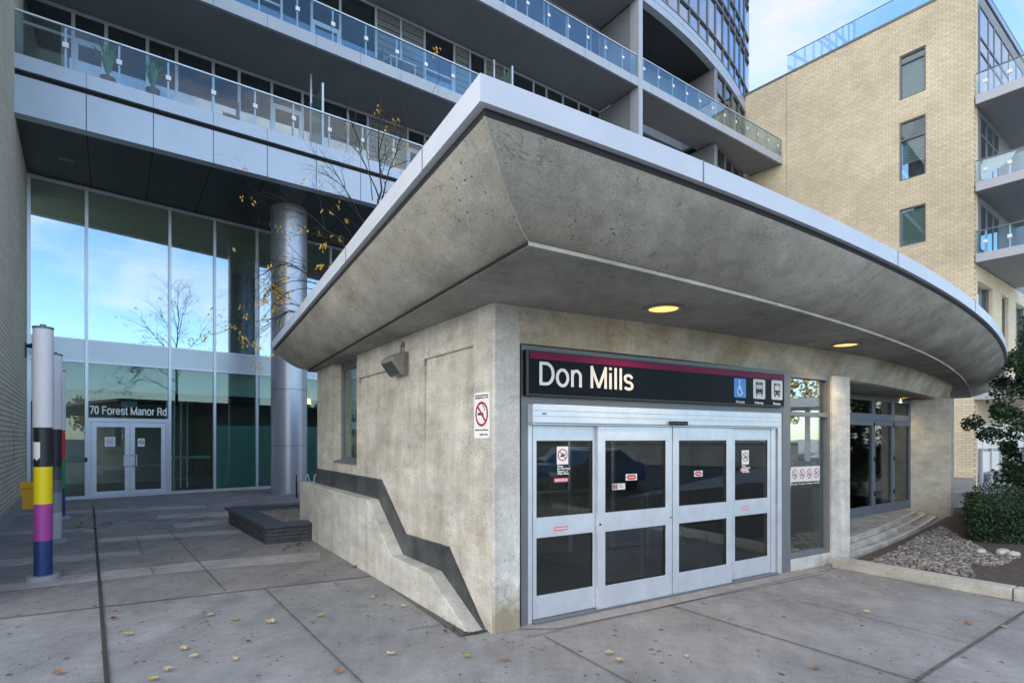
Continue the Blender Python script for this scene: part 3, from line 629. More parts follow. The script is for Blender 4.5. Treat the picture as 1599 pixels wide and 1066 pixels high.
li = bpy.data.lights.new('concourse_fill_light', 'POINT'); li.energy = 22; li.color = (1, .95, .85); li.shadow_soft_size = .25  # added fill light to brighten the concourse, not a known lamp
lo = bpy.data.objects.new('concourse_fill_light', li); C.objects.link(lo); lo.parent = ST; lo.location = FD.P(2.0, 2.7, -2.9) - ST.location
# door frame, sign, doors
def X(x, d=0): return FD.at(x, d=d)
def Z(x, y, d=0): return FD.at(x, y, d)[1]
tL, tR = X(811) + .003, X(1300) - .003; zt = ZB - .004
t25 = X(1219); t25b = X(1231)
fm = MB()
FD.box(fm, tL, X(822), 0, zt, -.12, .03); FD.box(fm, X(822), tR, zt - .07, zt, -.12, .03)
zsb = Z(822, 618); zsb2 = Z(822, 631)
FD.box(fm, X(822), t25, zsb2, zsb, -.1, .03); FD.box(fm, t25, t25b, 0.0, zt - .07, -.12, .032)
frm = fm.build('door_surround', 'dframe', ST)
# panes right of the doors
gx0, gx1 = X(1231), X(1289)
wf = MB(); FD.box(wf, X(1289), tR, .17, zt - .07, -.12, .03); zm0, zm1 = Z(1228, 642), Z(1228, 649)
zg0 = .235
FD.box(wf, t25b, X(1289), zm1, zm0, -.1, .03); FD.box(wf, t25b, X(1289), .17, zg0, -.1, .03)
wfo = wf.build('side_light', 'dframe', ST)
wf = MB(); FD.box(wf, t25b, X(1289), zg0, zm1, -.04, -.03); wf.build('pane', 'glass_side', wfo)
wf = MB(); FD.box(wf, t25b, X(1289), zm0, zt - .07, -.04, -.03); wf.build('upper_pane', 'glass_side', wfo)
wf = MB(); FD.box(wf, t25b + .002, tR, 0, .169, -.2, .035); wf.build('side_light_base', 'conc_pier', ST)
zh0, zh1 = Z(830, 660), zsb2
hd = MB(); FD.box(hd, X(829, .06), X(1215, .06), zh0, zh1, -.05, .10); FD.box(hd, X(829, .06), X(1215, .06), zh0 - .02, zh0 - .004, -.05, .085)
hdo = hd.build('door_header', 'alum', ST, bevel=.004)
hd = MB()
for q in (.35, .65): FD.box(hd, X(829, .06), X(1215, .06), lerp(zh0, zh1, q), lerp(zh0, zh1, q) + .003, .09, .1025)
FD.box(hd, X(838), X(838) + .05, lerp(zh0, zh1, .5) - .008, lerp(zh0, zh1, .5) + .008, .09, .1035)
hd.build('header_groove', 'dframe', hdo)
hd = MB(); s0, s1 = X(1044, .1), X(1070, .1); FD.box(hd, s0, s1, zh0 - .0, zh0 + .045, .1, .15); hd.build('motion_sensor', 'black', ST, bevel=.01)
for a_, b_, c_, d_ in ((X(822), X(829), zsb2, .02), (X(1213), t25, zsb2, .02), (X(1204), X(1211), zh0, .0)): sj = MB(); FD.box(sj, a_, b_, 0, c_, -.1, d_); sj.build('door_track_jamb', 'alum', ST)
ztop = zh0 - .022
def door(t0, t1, d, zb, stile, name='sliding_door', trim=(0, 0)):
    m = MB(); ga, gb = t0 + stile + trim[0], t1 - stile - trim[1]
    z = [zb, .265, .845, 1.05, 1.825, ztop]
    FD.box(m, t0, ga, zb, ztop, d - .045, d); FD.box(m, gb, t1, zb, ztop, d - .045, d)
    FD.box(m, ga, gb, z[0], z[1], d - .045, d); FD.box(m, ga, gb, z[2], z[3], d - .045, d); FD.box(m, ga, gb, z[4], z[5], d - .045, d)
    o = m.build(name, 'alum', ST, bevel=.003)
    for a_, b_ in ((z[1], z[2]), (z[3], z[4])):
        r_ = MB(); FD.box(r_, ga, gb, a_, b_, d - .028, d - .02); r_.build('pane', 'glass_door', o)
        g_ = MB()
        for (p, q, r2, s2) in ((ga, ga + .006, a_, b_), (gb - .006, gb, a_, b_), (ga + .006, gb - .006, a_, a_ + .006), (ga + .006, gb - .006, b_ - .006, b_)): FD.box(g_, p, q, r2, s2, d - .02, d - .008)
        g_.build('gasket', 'black', o)
    return o, ga, gb
dl, lga, lgb = door(X(832), X(931), .0, .035, .045, 'fixed_door_panel')
ds1, aga, agb = door(X(934, .05), X(1049.4, .05), .05, .02, .10)
ds2, bga, bgb = door(X(1051, .05), X(1143, .05), .05, .02, .10)
dr, rga, rgb = door(X(1143), X(1203), .0, .035, .06, 'fixed_door_panel')
lk_ = MB(); FD.disc(lk_, X(937, .05), .93, .012, .05, .056, 12); lk_.build('lock', 'black', ds1)
lk_ = MB(); FD.disc(lk_, X(1047, .05), .93, .012, .05, .056, 12); lk_.build('lock', 'dframe', ds1)
ts = MB(); FD.box(ts, X(829), X(1209), .0125, .03, -.12, .07); ts.build('threshold', 'dframe', ST)
# stickers on the doors
def sticker(par, t, z, w_, h, mat, d): m = MB(); FD.box(m, t, t + w_, z, z + h, d, d + .0015); return m.build('sticker', mat, par)
def prohib(mb_r, fr, t, z, r, d, sx=1, slash=1): fr.ring(mb_r, t, z, r, r * .17, d, d + .001, 28, sx=sx); fr.line(mb_r, (t - .62 * r * sx * slash, z + .62 * r), (t + .62 * r * sx * slash, z - .62 * r), r * .15, d, d + .0014)
def bird_sticker(par, x, d):
    t = X(x, d); a = sticker(par, t, Z(x, 725, d), .145, .185, 'white', d - .018)
    m = MB(); FD.poly(m, [(t + .045, z) for z in ()] or [(t + .035, Z(x, 725, d) + .085), (t + .06, Z(x, 725, d) + .075), (t + .10, Z(x, 725, d) + .088), (t + .113, Z(x, 725, d) + .115), (t + .088, Z(x, 725, d) + .10), (t + .075, Z(x, 725, d) + .125), (t + .066, Z(x, 725, d) + .10)], d - .0162, d - .0155); m.build('bird_mark', 'ink', a)
    m = MB(); prohib(m, FD, t + .0725, Z(x, 725, d) + .098, .062, d - .0155); m.build('prohibition_mark', 'darkred', a)
    b = Z(x, 725, d)
    for k, s_ in enumerate(('Please', 'Do Not Feed', 'Pigeons, or', 'Other Birds')): FD.text('notice_text', s_, t + .008, b - .028 - .026 * k, .03, 'white', par, d - .0165, bold=.0006)
bird_sticker(dl, 871, 0); bird_sticker(dr, 1160, 0)
def caution(par, x, y, w_, d, glassy=True, body='CAUTION STAND CLEAR'):
    dd_ = d - .0185 if glassy else d + .0005
    t, z = FD.at(x, y, d); a = sticker(par, t, z, w_, .042, 'pink', dd_)
    FD.text('sticker_text', body, t + .008, z + .012, .026, 'white', a, dd_ + .0018, width=w_ - .016, bold=.0007)
caution(dl, 867, 753, .175, 0); caution(dl, 865, 829, .175, 0, False); caution(dr, 1158, 736, .16, 0); caution(dr, 1158, 796, .15, 0, False)
def autod(par, x, y, w_, d):
    t, z = FD.at(x, y, d); a = sticker(par, t, z, w_, .07, 'white', d - .0185)
    m = MB(); FD.poly(m, [(t + .008, z + .035), (t + .03, z + .062), (t + w_ - .03, z + .062), (t + w_ - .008, z + .035), (t + w_ - .03, z + .008), (t + .03, z + .008)], d - .0168, d - .0162); m.build('arrow_mark', 'red', a)
    FD.text('sticker_text', 'CAUTION AUTOMATIC DOOR', t + .035, z + .027, .02, 'white', a, d - .0155, width=w_ - .07)
autod(ds1, 979, 750, .165, .05); autod(ds2, 1086, 744, .145, .05)
t, z = FD.at(958, 765, .05); a = sticker(ds1, t, z, .185, .068, 'icon', .05 - .0185); m = MB(); FD.box(m, t + .006, t + .036, z + .008, z + .06, .0325, .033); FD.box(m, t + .042, t + .072, z + .008, z + .06, .0325, .033); m.build('notice_square', 'darkred', a)
FD.text('sticker_text', 'This', t + .10, z + .045, .016, 'ink', a, .033); FD.text('sticker_text', 'entrance', t + .10, z + .027, .016, 'ink', a, .033)
# notices on the side light: four prohibition squares and a white and red notice
zz0 = Z(1238, 748, -.03)
for k in range(4):
    tq = X(1238) + k * (X(1283) - X(1238)) / 4; wq = (X(1283) - X(1238)) / 4 - .002
    a = sticker(wfo, tq, Z(1238, 753.5), wq, .22, 'icon', -.0285)
    m = MB(); FD.disc(m, tq + wq / 2, Z(1238, 753.5) + .115, .012, -.0268, -.0264, 10); FD.line(m, (tq + wq * .3, Z(1238, 753.5) + .10), (tq + wq * .7, Z(1238, 753.5) + (.10 if k != 3 else .14)), .012, -.0268, -.0264); m.build('pictogram', 'ink', a)
    m = MB(); prohib(m, FD, tq + wq / 2, Z(1238, 753.5) + .115, .07, -.0262, sx=.85); m.build('prohibition_mark', 'darkred', a)
t, z = X(1238), Z(1238, 765)
a = sticker(wfo, t, z, X(1283) - X(1238), .11, 'ink', -.0285)
for k, s_ in enumerate(('No Smoking', 'No Littering', 'No Spitting', 'No Feeding')): FD.text('notice_text', s_, t + .012 + k * (X(1283) - X(1238)) / 4, z + .07, .03, 'white', a, -.0265, width=(X(1283) - X(1238)) / 4 - .03)
t, z = X(1231) - .04, Z(1228, 764); a = sticker(wfo, t + .045, z + .05, .10, .22, 'white', -.0265); sticker(wfo, t + .045, z, .10, .05, 'red', -.0265)
for k in range(6): m = MB(); FD.box(m, t + .055, t + .13, z + .1 + k * .022, z + .106 + k * .022, -.0248, -.0242); m.build('printed_line', 'dframe', a)
# the station sign
SG = thing('station_sign', 'long dark station name sign reading Don Mills above the sliding doors', 'sign', tuple(FD.P(.0, zsb, 0)))
zs0, zs1 = zsb + .002, zt - .072
FDs = Fr((FD.P(0, 0, .10).x, FD.P(0, 0, .10).y), FD.u)
sx0, sx1 = FDs.at(822) , FDs.at(1225)
_, zA = FDs.at(822, 545); _, zB_ = FDs.at(822, 617)
m = MB(); FDs.box(m, sx0, sx1, zB_, zA, -.10, 0); m.build('sign_box', 'signframe', SG, bevel=.004)
m = MB(); FDs.box(m, sx0 + .03, sx1 - .02, zB_ + .02, zA - .015, .001, .004); face_ = m.build('sign_face', 'signblack', SG)
hS = zA - zB_
m = MB(); FDs.box(m, sx0 + .035, sx1 - .02, zA - .03 - .055 * hS / .45, zA - .02, .005, .007); m.build('stripe', 'purple', face_)
ta, za_ = FDs.at(842, 601); tb = FDs.at(987)
grotesque('lettering', 'Don Mills', FDs, ta - .012, za_, .232, tb - ta + .03, 'letter', face_, .006, .010)
def icon_plate(x0, x1, y0, y1, mat): 
    a, zb_ = FDs.at(x0, y1); b, zt_ = FDs.at(x1, y0); zt2 = FDs.at(x0, y0)[1]
    m = MB(); FDs.rrect(m, a, b, zb_, zt2, .02, .005, .008); o = m.build('icon_plate', mat, face_); return o, a, b, zb_, zt2
o1, a, b, z0, z1 = icon_plate(1145.5, 1164, 590, 620, 'blue'); c = (a + b) / 2; h_ = z1 - z0; d0, d1 = .0085, .0095
m = MB(); FDs.disc(m, c - .012, z1 - .14 * h_, .013, d0, d1, 14); FDs.line(m, (c - .012, z1 - .2 * h_), (c - .006, z0 + .42 * h_), .013, d0, d1); FDs.line(m, (c - .010, z0 + .58 * h_), (c + .026, z0 + .56 * h_), .010, d0, d1); FDs.line(m, (c - .006, z0 + .43 * h_), (c + .028, z0 + .42 * h_), .012, d0, d1); FDs.line(m, (c + .026, z0 + .43 * h_), (c + .040, z0 + .2 * h_), .012, d0, d1); FDs.line(m, (c + .038, z0 + .2 * h_), (c + .052, z0 + .25 * h_), .010, d0, d1)
FDs.ring(m, c - .002, z0 + .34 * h_, .25 * h_, .011, d0, d1, 26, 110, 350, sx=.85); m.build('wheelchair_symbol', 'white', o1)
o2, a, b, z0, z1 = icon_plate(1175.5, 1194, 591.5, 622, 'icon'); c = (a + b) / 2; h_ = z1 - z0; w2 = (b - a) * .29
m = MB(); FDs.rrect(m, c - w2, c + w2, z0 + .24 * h_, z1 - .14 * h_, .018, d0, d1); FDs.line(m, (c - w2 * .6, z0 + .25 * h_), (c - w2 * .9, z0 + .10 * h_), .012, d0, d1); FDs.line(m, (c + w2 * .6, z0 + .25 * h_), (c + w2 * .9, z0 + .10 * h_), .012, d0, d1); o = m.build('train_symbol', 'ink', o2)
m = MB(); FDs.box(m, c - w2 * .82, c - w2 * .3, z0 + .52 * h_, z0 + .72 * h_, d1, d1 + .001); FDs.box(m, c + w2 * .3, c + w2 * .82, z0 + .52 * h_, z0 + .72 * h_, d1, d1 + .001); FDs.box(m, c - w2 * .16, c + w2 * .16, z0 + .5 * h_, z0 + .72 * h_, d1, d1 + .001); FDs.box(m, c - w2 * .5, c + w2 * .5, z0 + .78 * h_, z0 + .81 * h_, d1, d1 + .001); FDs.box(m, c - w2 * .5, c + w2 * .5, z0 + .27 * h_, z0 + .31 * h_, d1, d1 + .001); m.build('train_window_marks', 'icon', o2)
o3, a, b, z0, z1 = icon_plate(1204, 1221, 593, 623.5, 'icon'); c = (a + b) / 2; h_ = z1 - z0; w2 = (b - a) * .27
m = MB(); FDs.rrect(m, c - w2, c + w2, z0 + .24 * h_, z1 - .17 * h_, .016, d0, d1); FDs.box(m, c - w2 * .85, c - w2 * .45, z0 + .14 * h_, z0 + .24 * h_, d0, d1); FDs.box(m, c + w2 * .45, c + w2 * .85, z0 + .14 * h_, z0 + .24 * h_, d0, d1); m.build('bus_symbol', 'ink', o3)
m = MB(); FDs.box(m, c - w2 * .78, c + w2 * .78, z0 + .48 * h_, z0 + .72 * h_, d1, d1 + .001); FDs.box(m, c - w2 * .8, c - w2 * .4, z0 + .31 * h_, z0 + .37 * h_, d1, d1 + .001); FDs.box(m, c + w2 * .4, c + w2 * .8, z0 + .31 * h_, z0 + .37 * h_, d1, d1 + .001); FDs.box(m, c - w2 * .5, c + w2 * .5, z0 + .755 * h_, z0 + .785 * h_, d1, d1 + .001); m.build('bus_window_marks', 'icon', o3)
for s_, x0, x1, y in (('Access', 1148.5, 1162, 628.5), ('Subway', 1178, 1191.5, 630), ('Buses', 1207, 1218, 631.5)):
    t, z = FDs.at(x0, y); FDs.text('lettering', s_, t, z, .045, 'letter', face_, .005, width=FDs.at(x1) - t, bold=.001)
# no smoking sign on the side wall
t1, z1 = FS.at(741.5, 614); t0 = FS.at(765.5); zb_ = FS.at(741.5, 684)[1]
NS = thing('no_smoking_sign', 'white no smoking sign with red ring fixed to the side wall near the corner', 'sign', tuple(FS.P((t0 + t1) / 2, zb_, 0)))
m = MB(); FS.rrect(m, t0, t1, zb_, z1, .02, .002, .008); pl_ = m.build('sign_plate', 'white', NS)
cT, cZ = (t0 + t1) / 2, lerp(zb_, z1, .53); rw_ = (t1 - t0) * .41
m = MB(); FS.box(m, cT - .02 - rw_ * .1, cT + rw_ * .62, cZ - .012, cZ + .012, .0085, .0092)
for k, (dx, dz) in enumerate(((-.5, .1), (-.42, .3), (-.28, .42), (-.3, .6))): FS.line(m, (cT + dx * rw_, cZ + dz * rw_ + .02), (cT + (dx + .12) * rw_, cZ + (dz + .17) * rw_ + .02), .010, .0085, .0092)
m.build('cigarette_mark', 'ink', pl_)
m = MB(); FS.ring(m, cT, cZ, rw_, rw_ * .19, .0094, .0104, 36, sx=1.0); FS.line(m, (cT + .66 * rw_, cZ + .66 * rw_), (cT - .66 * rw_, cZ - .66 * rw_), rw_ * .19, .0094, .0106); m.build('prohibition_ring', 'darkred', pl_)
for s_, q, wd in (('No Smoking within 9 metres', .92, .84), ('of Building Entrance or Exit', .87, .84), ('Smoke-Free Ontario', .17, .84), ('public health', .07, .5)): FS.text('sign_text', s_, t1 - (t1 - t0) * (.08 if wd > .6 else .4), lerp(zb_, z1, q), .02, 'ink', pl_, .0088, width=(t1 - t0) * wd, bold=.0004)
# wall pack lamp
tl, zl = FS.at(630, 569)
LW = thing('wall_lamp', 'grey metal wall pack lamp with angled lens high on the concrete side wall', 'lamp', tuple(FS.P(tl, zl - .16, 0)))
m = MB(); FS.box(m, tl - .16, tl + .16, zl - .14, zl + .14, .002, .07); m.build('back_box', 'lampshell', LW, bevel=.01)
m = MB(); m.prism([FS.P(tl - .19, zl + .15, .06), FS.P(tl - .19, zl + .06, .22), FS.P(tl - .19, zl + .02, .23), FS.P(tl - .19, zl - .15, .10), FS.P(tl - .19, zl - .15, .06)], Vector((FS.u[0], FS.u[1], 0)) * .40); m.build('housing', 'lampshell', LW, bevel=.01)
m = MB(); n2 = Vector((FS.n[0] * .8, FS.n[1] * .8, -.6)) * .006
m.prism([FS.P(tl - .16, zl + .005, .2215), FS.P(tl + .18, zl + .005, .2215), FS.P(tl + .18, zl - .135, .1145), FS.P(tl - .16, zl - .135, .1145)], n2); m.build('lens', 'lampglass', LW)
m = MB(); m.tube([FS.P(tl - .02, zl + .14, .05), FS.P(tl - .02, zl + .22, .05), FS.P(tl - .02, zl + .26, .01)], .018, 8); FS.disc(m, tl - .02, zl + .25, .035, .0, .03, 10); m.build('photocell', 'lampshell', LW)
# downlights under the soffit
def downlight(x, y, z, r, label):
    p = gp(x, y, z) if False else None
    Y = (z - EYE) * FOC / (PY - y); c = Vector(((x - PX) / FOC * Y, Y, z))
    T_ = thing('downlight', label, 'lamp', tuple(c), 'round recessed lamps under the station roof')
    m = MB(); n = 32; k = len(m.v)
    for rr, dz in ((r, -.004), (r, -.016), (r * .78, -.016), (r * .74, .0)):
        for i in range(n): a = 2 * math.pi * i / n; m.v.append((c.x + rr * math.cos(a), c.y + rr * math.sin(a), z + dz))
    for q in range(3):
        for i in range(n): jn = (i + 1) % n; m.f.append((q * n + i, q * n + jn, (q + 1) * n + jn, (q + 1) * n + i))
    m.build('trim_ring', 'lampshell', T_)
    m = MB(); m.face([(c.x + r * .75 * math.cos(2 * math.pi * i / n), c.y + r * .75 * math.sin(2 * math.pi * i / n), z - .008) for i in range(n)]); m.build('diffuser', 'glow', T_)
    li = bpy.data.lights.new('downlight_bulb', 'SPOT'); li.energy = 20; li.color = (1, .66, .30); li.spot_size = R(140); li.spot_blend = .8; li.shadow_soft_size = .1
    lo = bpy.data.objects.new('downlight_bulb', li); C.objects.link(lo); lo.parent = T_; lo.location = (0, 0, -.03)
downlight(1036, 481, ZS, .19, 'lit round downlight above the station name sign')
downlight(1320, 537.5, ZS, .19, 'lit round downlight in the roof soffit over the front pier')
downlight(1407, 620.5, 2.79, .19, 'lit round downlight in the low ceiling over the bus doors')
# bus doors in the recess
zl_ = .2
ET, EB = 2.72, zl_
xs = [FE.at(x) for x in (1262, 1321, 1360, 1394, 1424)]
bd0 = MB(); FE.box(bd0, xs[0], 3.3, ET, 2.79, -.1, .02); FE.box(bd0, xs[0], 3.3, 2.245, 2.33, -.1, .02)
bdo = bd0.build('bus_door_surround', 'bframe', ST)
edges = [xs[1] - 1.15, xs[1] + .02, FE.at(1363.5), FE.at(1394), 3.27]
for k in range(4):
    a, b = edges[k], edges[k + 1]
    m = MB(); st = .075
    FE.box(m, a + .005, a + st, EB, 2.24, -.05, .012); FE.box(m, b - st, b - .005, EB, 2.24, -.05, .012); FE.box(m, a + st, b - st, EB, EB + .2, -.05, .012); FE.box(m, a + st, b - st, 2.13, 2.24, -.05, .012)
    o = m.build('bus_door', 'bframe', ST)
    m = MB(); FE.box(m, a + st, b - st, EB + .2, 2.13, -.03, -.02); m.build('pane', 'glass_door', o)
    m = MB()
    for zz_ in (.45, 1.2, 1.95): FE.box(m, a + .01, a + .04, EB + zz_ - .05, EB + zz_ + .05, .012, .03)
    m.build('hinge', 'black', o)
    m = MB(); FE.box(m, a + .005, a + st, 2.332, ET - .002, -.05, .012); FE.box(m, b - st, b - .005, 2.332, ET - .002, -.05, .012); FE.box(m, a + st, b - st, 2.332, 2.38, -.05, .012); FE.box(m, a + st, b - st, 2.66, ET - .002, -.05, .012); o = m.build('transom_light', 'bframe', ST)
    m = MB(); FE.box(m, a + st, b - st, 2.38, 2.66, -.03, -.02); m.build('pane', 'glass_door', o)
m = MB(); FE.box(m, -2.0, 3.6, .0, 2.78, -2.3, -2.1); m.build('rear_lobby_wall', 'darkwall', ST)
# landing and curved steps
def arc3(a, m_, b, n=16):
    o_ = []
    for i in range(n + 1):
        t = i / n; o_.append((1 - t) ** 2 * a + 2 * t * (1 - t) * (2 * m_ - .5 * a - .5 * b) + t * t * b)
    return o_
L1 = arc3(gp(1315, 845, .2), gp(1380, 821.7, .2), gp(1431, 798.5, .2)); L2 = arc3(gp(1312, 857.5, .133), gp(1392, 829, .133), gp(1447, 801.5, .133)); L3 = arc3(gp(1308, 868.5, .066), gp(1404, 838.5, .066), gp(1462, 806, .066)); L4 = arc3(gp(1318, 886, .0), gp(1410, 849, .0), gp(1479, 812, .0))
def tread(curve, z, name, back):
    m = MB(); pts = [Vector((p.x, p.y, z - .064 if z > .1 else 0.0)) for p in curve] + [Vector((*q, z - .064 if z > .1 else 0)) for q in back]
    m.prism(pts, (0, 0, z - pts[0].z)); o = m.build(name, 'step', ST)
    m = MB(); n = len(curve)
    for i in range(n - 1):
        a, b = curve[i], curve[i + 1]; d = (b - a).normalized(); q = Vector((-d.y, d.x, 0)) * .055; e = Vector((d.y, -d.x, 0)) * .003
        m.face([Vector((a.x, a.y, z + .0025)) + e, Vector((b.x, b.y, z + .0025)) + e, Vector((b.x, b.y, z + .0025)) + q, Vector((a.x, a.y, z + .0025)) + q])
    m.build('nosing', 'nosing', o, recalc=False)
bk_ = [(9.6, 13.6), (6.0, 11.2), (4.9, 9.6)]
tread(L1, .2, 'landing', [(RWa.x + .25, RWa.y + .1)] + bk_[1:]); tread(L2, .133, 'step', [(9.7, 13.2)] + bk_[1:]); tread(L3, .066, 'step', [(10.0, 13.1)] + bk_[1:])
# ------------------------------------------------------------------ kerb, planting bed
KB = thing('kerb', 'raised concrete kerb between the pavement and the pebble bed', 'kerb', tuple(gp(1301, 885)))
ka, kb = gp(1299, 886), gp(1580, 937.5); kd = (kb - ka).normalized(); kn = Vector((-kd.y, kd.x, 0)); kn = kn if kn.x > 0 else -kn
m = MB(); m.prism([ka, kb, kb + kn * .21, ka + kn * .21], (0, 0, .14)); m.build('kerb_block', 'kerb', KB, bevel=.012)
kb2 = kb + kd * .012
m = MB(); m.prism([kb2, kb2 + kd * 2.2, kb2 + kd * 2.2 + kn * .21, kb2 + kn * .21], (0, 0, .14)); m.build('kerb_block', 'kerb', KB, bevel=.012)
kb3 = kb2 + kd * 2.212
m = MB(); m.prism([kb3, kb3 + kd * 3, kb3 + kd * 3 + kn * .21, kb3 + kn * .21], (0, 0, .14)); m.build('kerb_block', 'kerb', KB, bevel=.012)
bedz = .05
bed = [ka + kn * .1] + [Vector((p.x - .02, p.y + .05, 0)) for p in L4[1:]] + [Vector((10.6, 13.4, 0)), Vector((12.0, 15.6, 0)), Vector((16, 14.5, 0)), Vector((20, 6, 0)), kb3 + kd * 3 + kn * .1]
m = MB(); m.face([Vector((p.x, p.y, bedz)) for p in bed]); tag(m.build('planting_bed_soil', 'soil', recalc=False), kind='structure')
def inside(p, poly):
    c_ = False; n = len(poly)
    for i in range(n):
        a, b = poly[i], poly[i - 1]
        if (a.y > p.y) != (b.y > p.y) and p.x < (b.x - a.x) * (p.y - a.y) / (b.y - a.y) + a.x: c_ = not c_
    return c_
ICO = bmesh.new(); bmesh.ops.create_icosphere(ICO, subdivisions=2, radius=1); iv = [v.co.copy() for v in ICO.verts]; ifc = [tuple(v.index for v in f.verts) for f in ICO.faces]; ICO.free()
def stone(mb, c, sx, sy, sz, rz, jit=.12):
    k = len(mb.v); ca, sa = math.cos(rz), math.sin(rz); sd_ = random.random() * 9
    for v in iv:
        f = 1 + jit * math.sin(v.x * 3 + sd_) * math.cos(v.y * 2.6 + sd_ * 2); x, y = v.x * sx * f, v.y * sy * f
        mb.v.append((c[0] + x * ca - y * sa, c[1] + x * sa + y * ca, c[2] + v.z * sz * f))
    mb.f += [tuple(k + i for i in f) for f in ifc]
peb_poly = [gp(1345, 884, bedz), gp(1395, 860, bedz), gp(1440, 834, bedz), gp(1470, 822, bedz), gp(1500, 838, bedz), gp(1545, 862, bedz), gp(1592, 870, bedz), gp(1560, 884, bedz), gp(1515, 882, bedz), gp(1522, 903, bedz), gp(1450, 889, bedz)]
cnt = 0; pts_ = []
mbs = [MB(), MB()]
pm = []
for _ in range(60000):
    x = random.uniform(4.5, 10); y = random.uniform(6.2, 12.5); p = Vector((x, y, 0))
    if not inside(p, peb_poly): continue
    r_ = random.uniform(.015, .036)
    if any((x - q[0]) ** 2 + (y - q[1]) ** 2 < (r_ + q[2]) ** 2 * .7 for q in pts_): continue
    pts_.append((x, y, r_)); stone(mbs[len(pts_) % 2], (x, y, bedz + r_ * .3), r_ * 1.25, r_ * .85, r_ * .55, random.uniform(0, 3.14))
    if len(pts_) > 1900: break
PB = mbs[0]; k = len(PB.v); PB.v += mbs[1].v; PB.f += [tuple(k + i for i in f) for f in mbs[1].f]
po = PB.build('pebbles', 'pebble', recalc=False); tag(po, 'grey river pebbles spread over the planting bed behind the kerb', 'pebbles', kind='stuff')
po.data.materials.append(plain('dark_pebble', (.13, .125, .12), .7, var=.3)); po.data.materials.append(plain('pale_pebble', (.33, .31, .28), .7, var=.2))
nf = len(ifc)
for i in range(len(po.data.polygons) // nf):
    q = random.choice((0, 0, 1, 2, 0))
    for f in range(i * nf, i * nf + nf): po.data.polygons[f].material_index = q; po.data.polygons[f].use_smooth = True
for (x, y, r_, lb) in ((1532, 863, .075, 'round pale boulder at the left end of the row before the hedge'), (1566, 865, .10, 'wide tan boulder in the middle of the row before the hedge'), (1583, 868, .085, 'flat pale boulder at the right end of the row before the hedge')):
    c = gp(x, y, bedz); m = MB(); stone(m, (c.x, c.y, bedz + r_ * .35), r_ * 1.3, r_ * .8, r_ * .6, .5, .2); o = m.build('boulder', 'rockm', smooth=True, base=(c.x, c.y, bedz)); tag(o, lb, 'rock', 'boulders in front of the hedge')
# low retaining wall beyond the end pier
RT = MB(); q0 = Vector((10.95, 14.3, 0)); q1 = Vector((15.5, 15.9, 0)); d = (q1 - q0).normalized(); n_ = Vector((-d.y, d.x, 0))
RT.prism([q0 - Vector((0, 0, .7)), q1 - Vector((0, 0, .7)), q1 + n_ * .25 - Vector((0, 0, .7)), q0 + n_ * .25 - Vector((0, 0, .7))], (0, 0, 1.10))
tag(RT.build('retaining_wall', 'kerb', base=(11, 14.4, 0)), 'low pale concrete retaining wall between the end pier and the hedge', 'wall')
# ------------------------------------------------------------------ leaves helper
def leaf_cloud(mb, n, sample, size, flat=0):
    for _ in range(n):
        c = sample()
        if c is None: continue
        c = Vector(c); a = Vector((random.gauss(0, 1), random.gauss(0, 1), random.gauss(0, 1) * (1 - flat))).normalized(); b = a.cross(Vector((random.gauss(0, 1), random.gauss(0, 1), random.gauss(0, 1)))).normalized()
        s_ = size * random.uniform(.6, 1.3)
        mb.face([c - a * s_ * .6, c + b * s_ * .32, c + a * s_ * .6, c - b * s_ * .32])
HX0, HX1, HY0, HY1 = 8.0, 12.5, 9.55, 12.6
HG = thing('hedge', 'clipped dark green evergreen hedge behind the pebble bed', 'hedge', (9.5, 10.5, bedz))
def htop(x, y): return .64 + .05 * math.sin(x * 3.1) + .05 * math.sin(y * 4.3 + x) + .03 * math.sin(x * 9 + y * 7)
HSK = (10.15 - 7.75) / (12.6 - 9.55)          # the left end runs back at a slant
def hs():
    r_ = random.random()
    if r_ < .38:
        y = random.uniform(HY0, HY1); x = random.uniform(HX0 + (y - HY0) * HSK, HX1 + 1.5); return (x, y, bedz + htop(x, y) + random.gauss(0, .03))
    if r_ < .80:
        x = random.uniform(HX0, HX1 + 1.5); return (x, HY0 + .07 * math.sin(x * 5) + random.gauss(0, .06) + .3 * max(0, .8 - (x - HX0)) ** 2, bedz + random.random() ** .8 * htop(x, HY0))
    y = random.uniform(HY0, HY1); return (HX0 + (y - HY0) * HSK + .08 * math.sin(y * 6) + random.gauss(0, .07), y, bedz + random.random() ** .8 * htop(HX0, y))
m = MB(); leaf_cloud(m, 30000, hs, .042); m.build('foliage', 'hleaf', HG, recalc=False)
m = MB(); m.prism([(HX0 + .3, HY0 + .16, bedz), (HX1 + 1.4, HY0 + .16, bedz), (HX1 + 1.4, HY1, bedz), (HX0 + .2 + (HY1 - HY0) * HSK, HY1, bedz)], (0, 0, .54)); m.build('branch_core', 'hcore', HG)
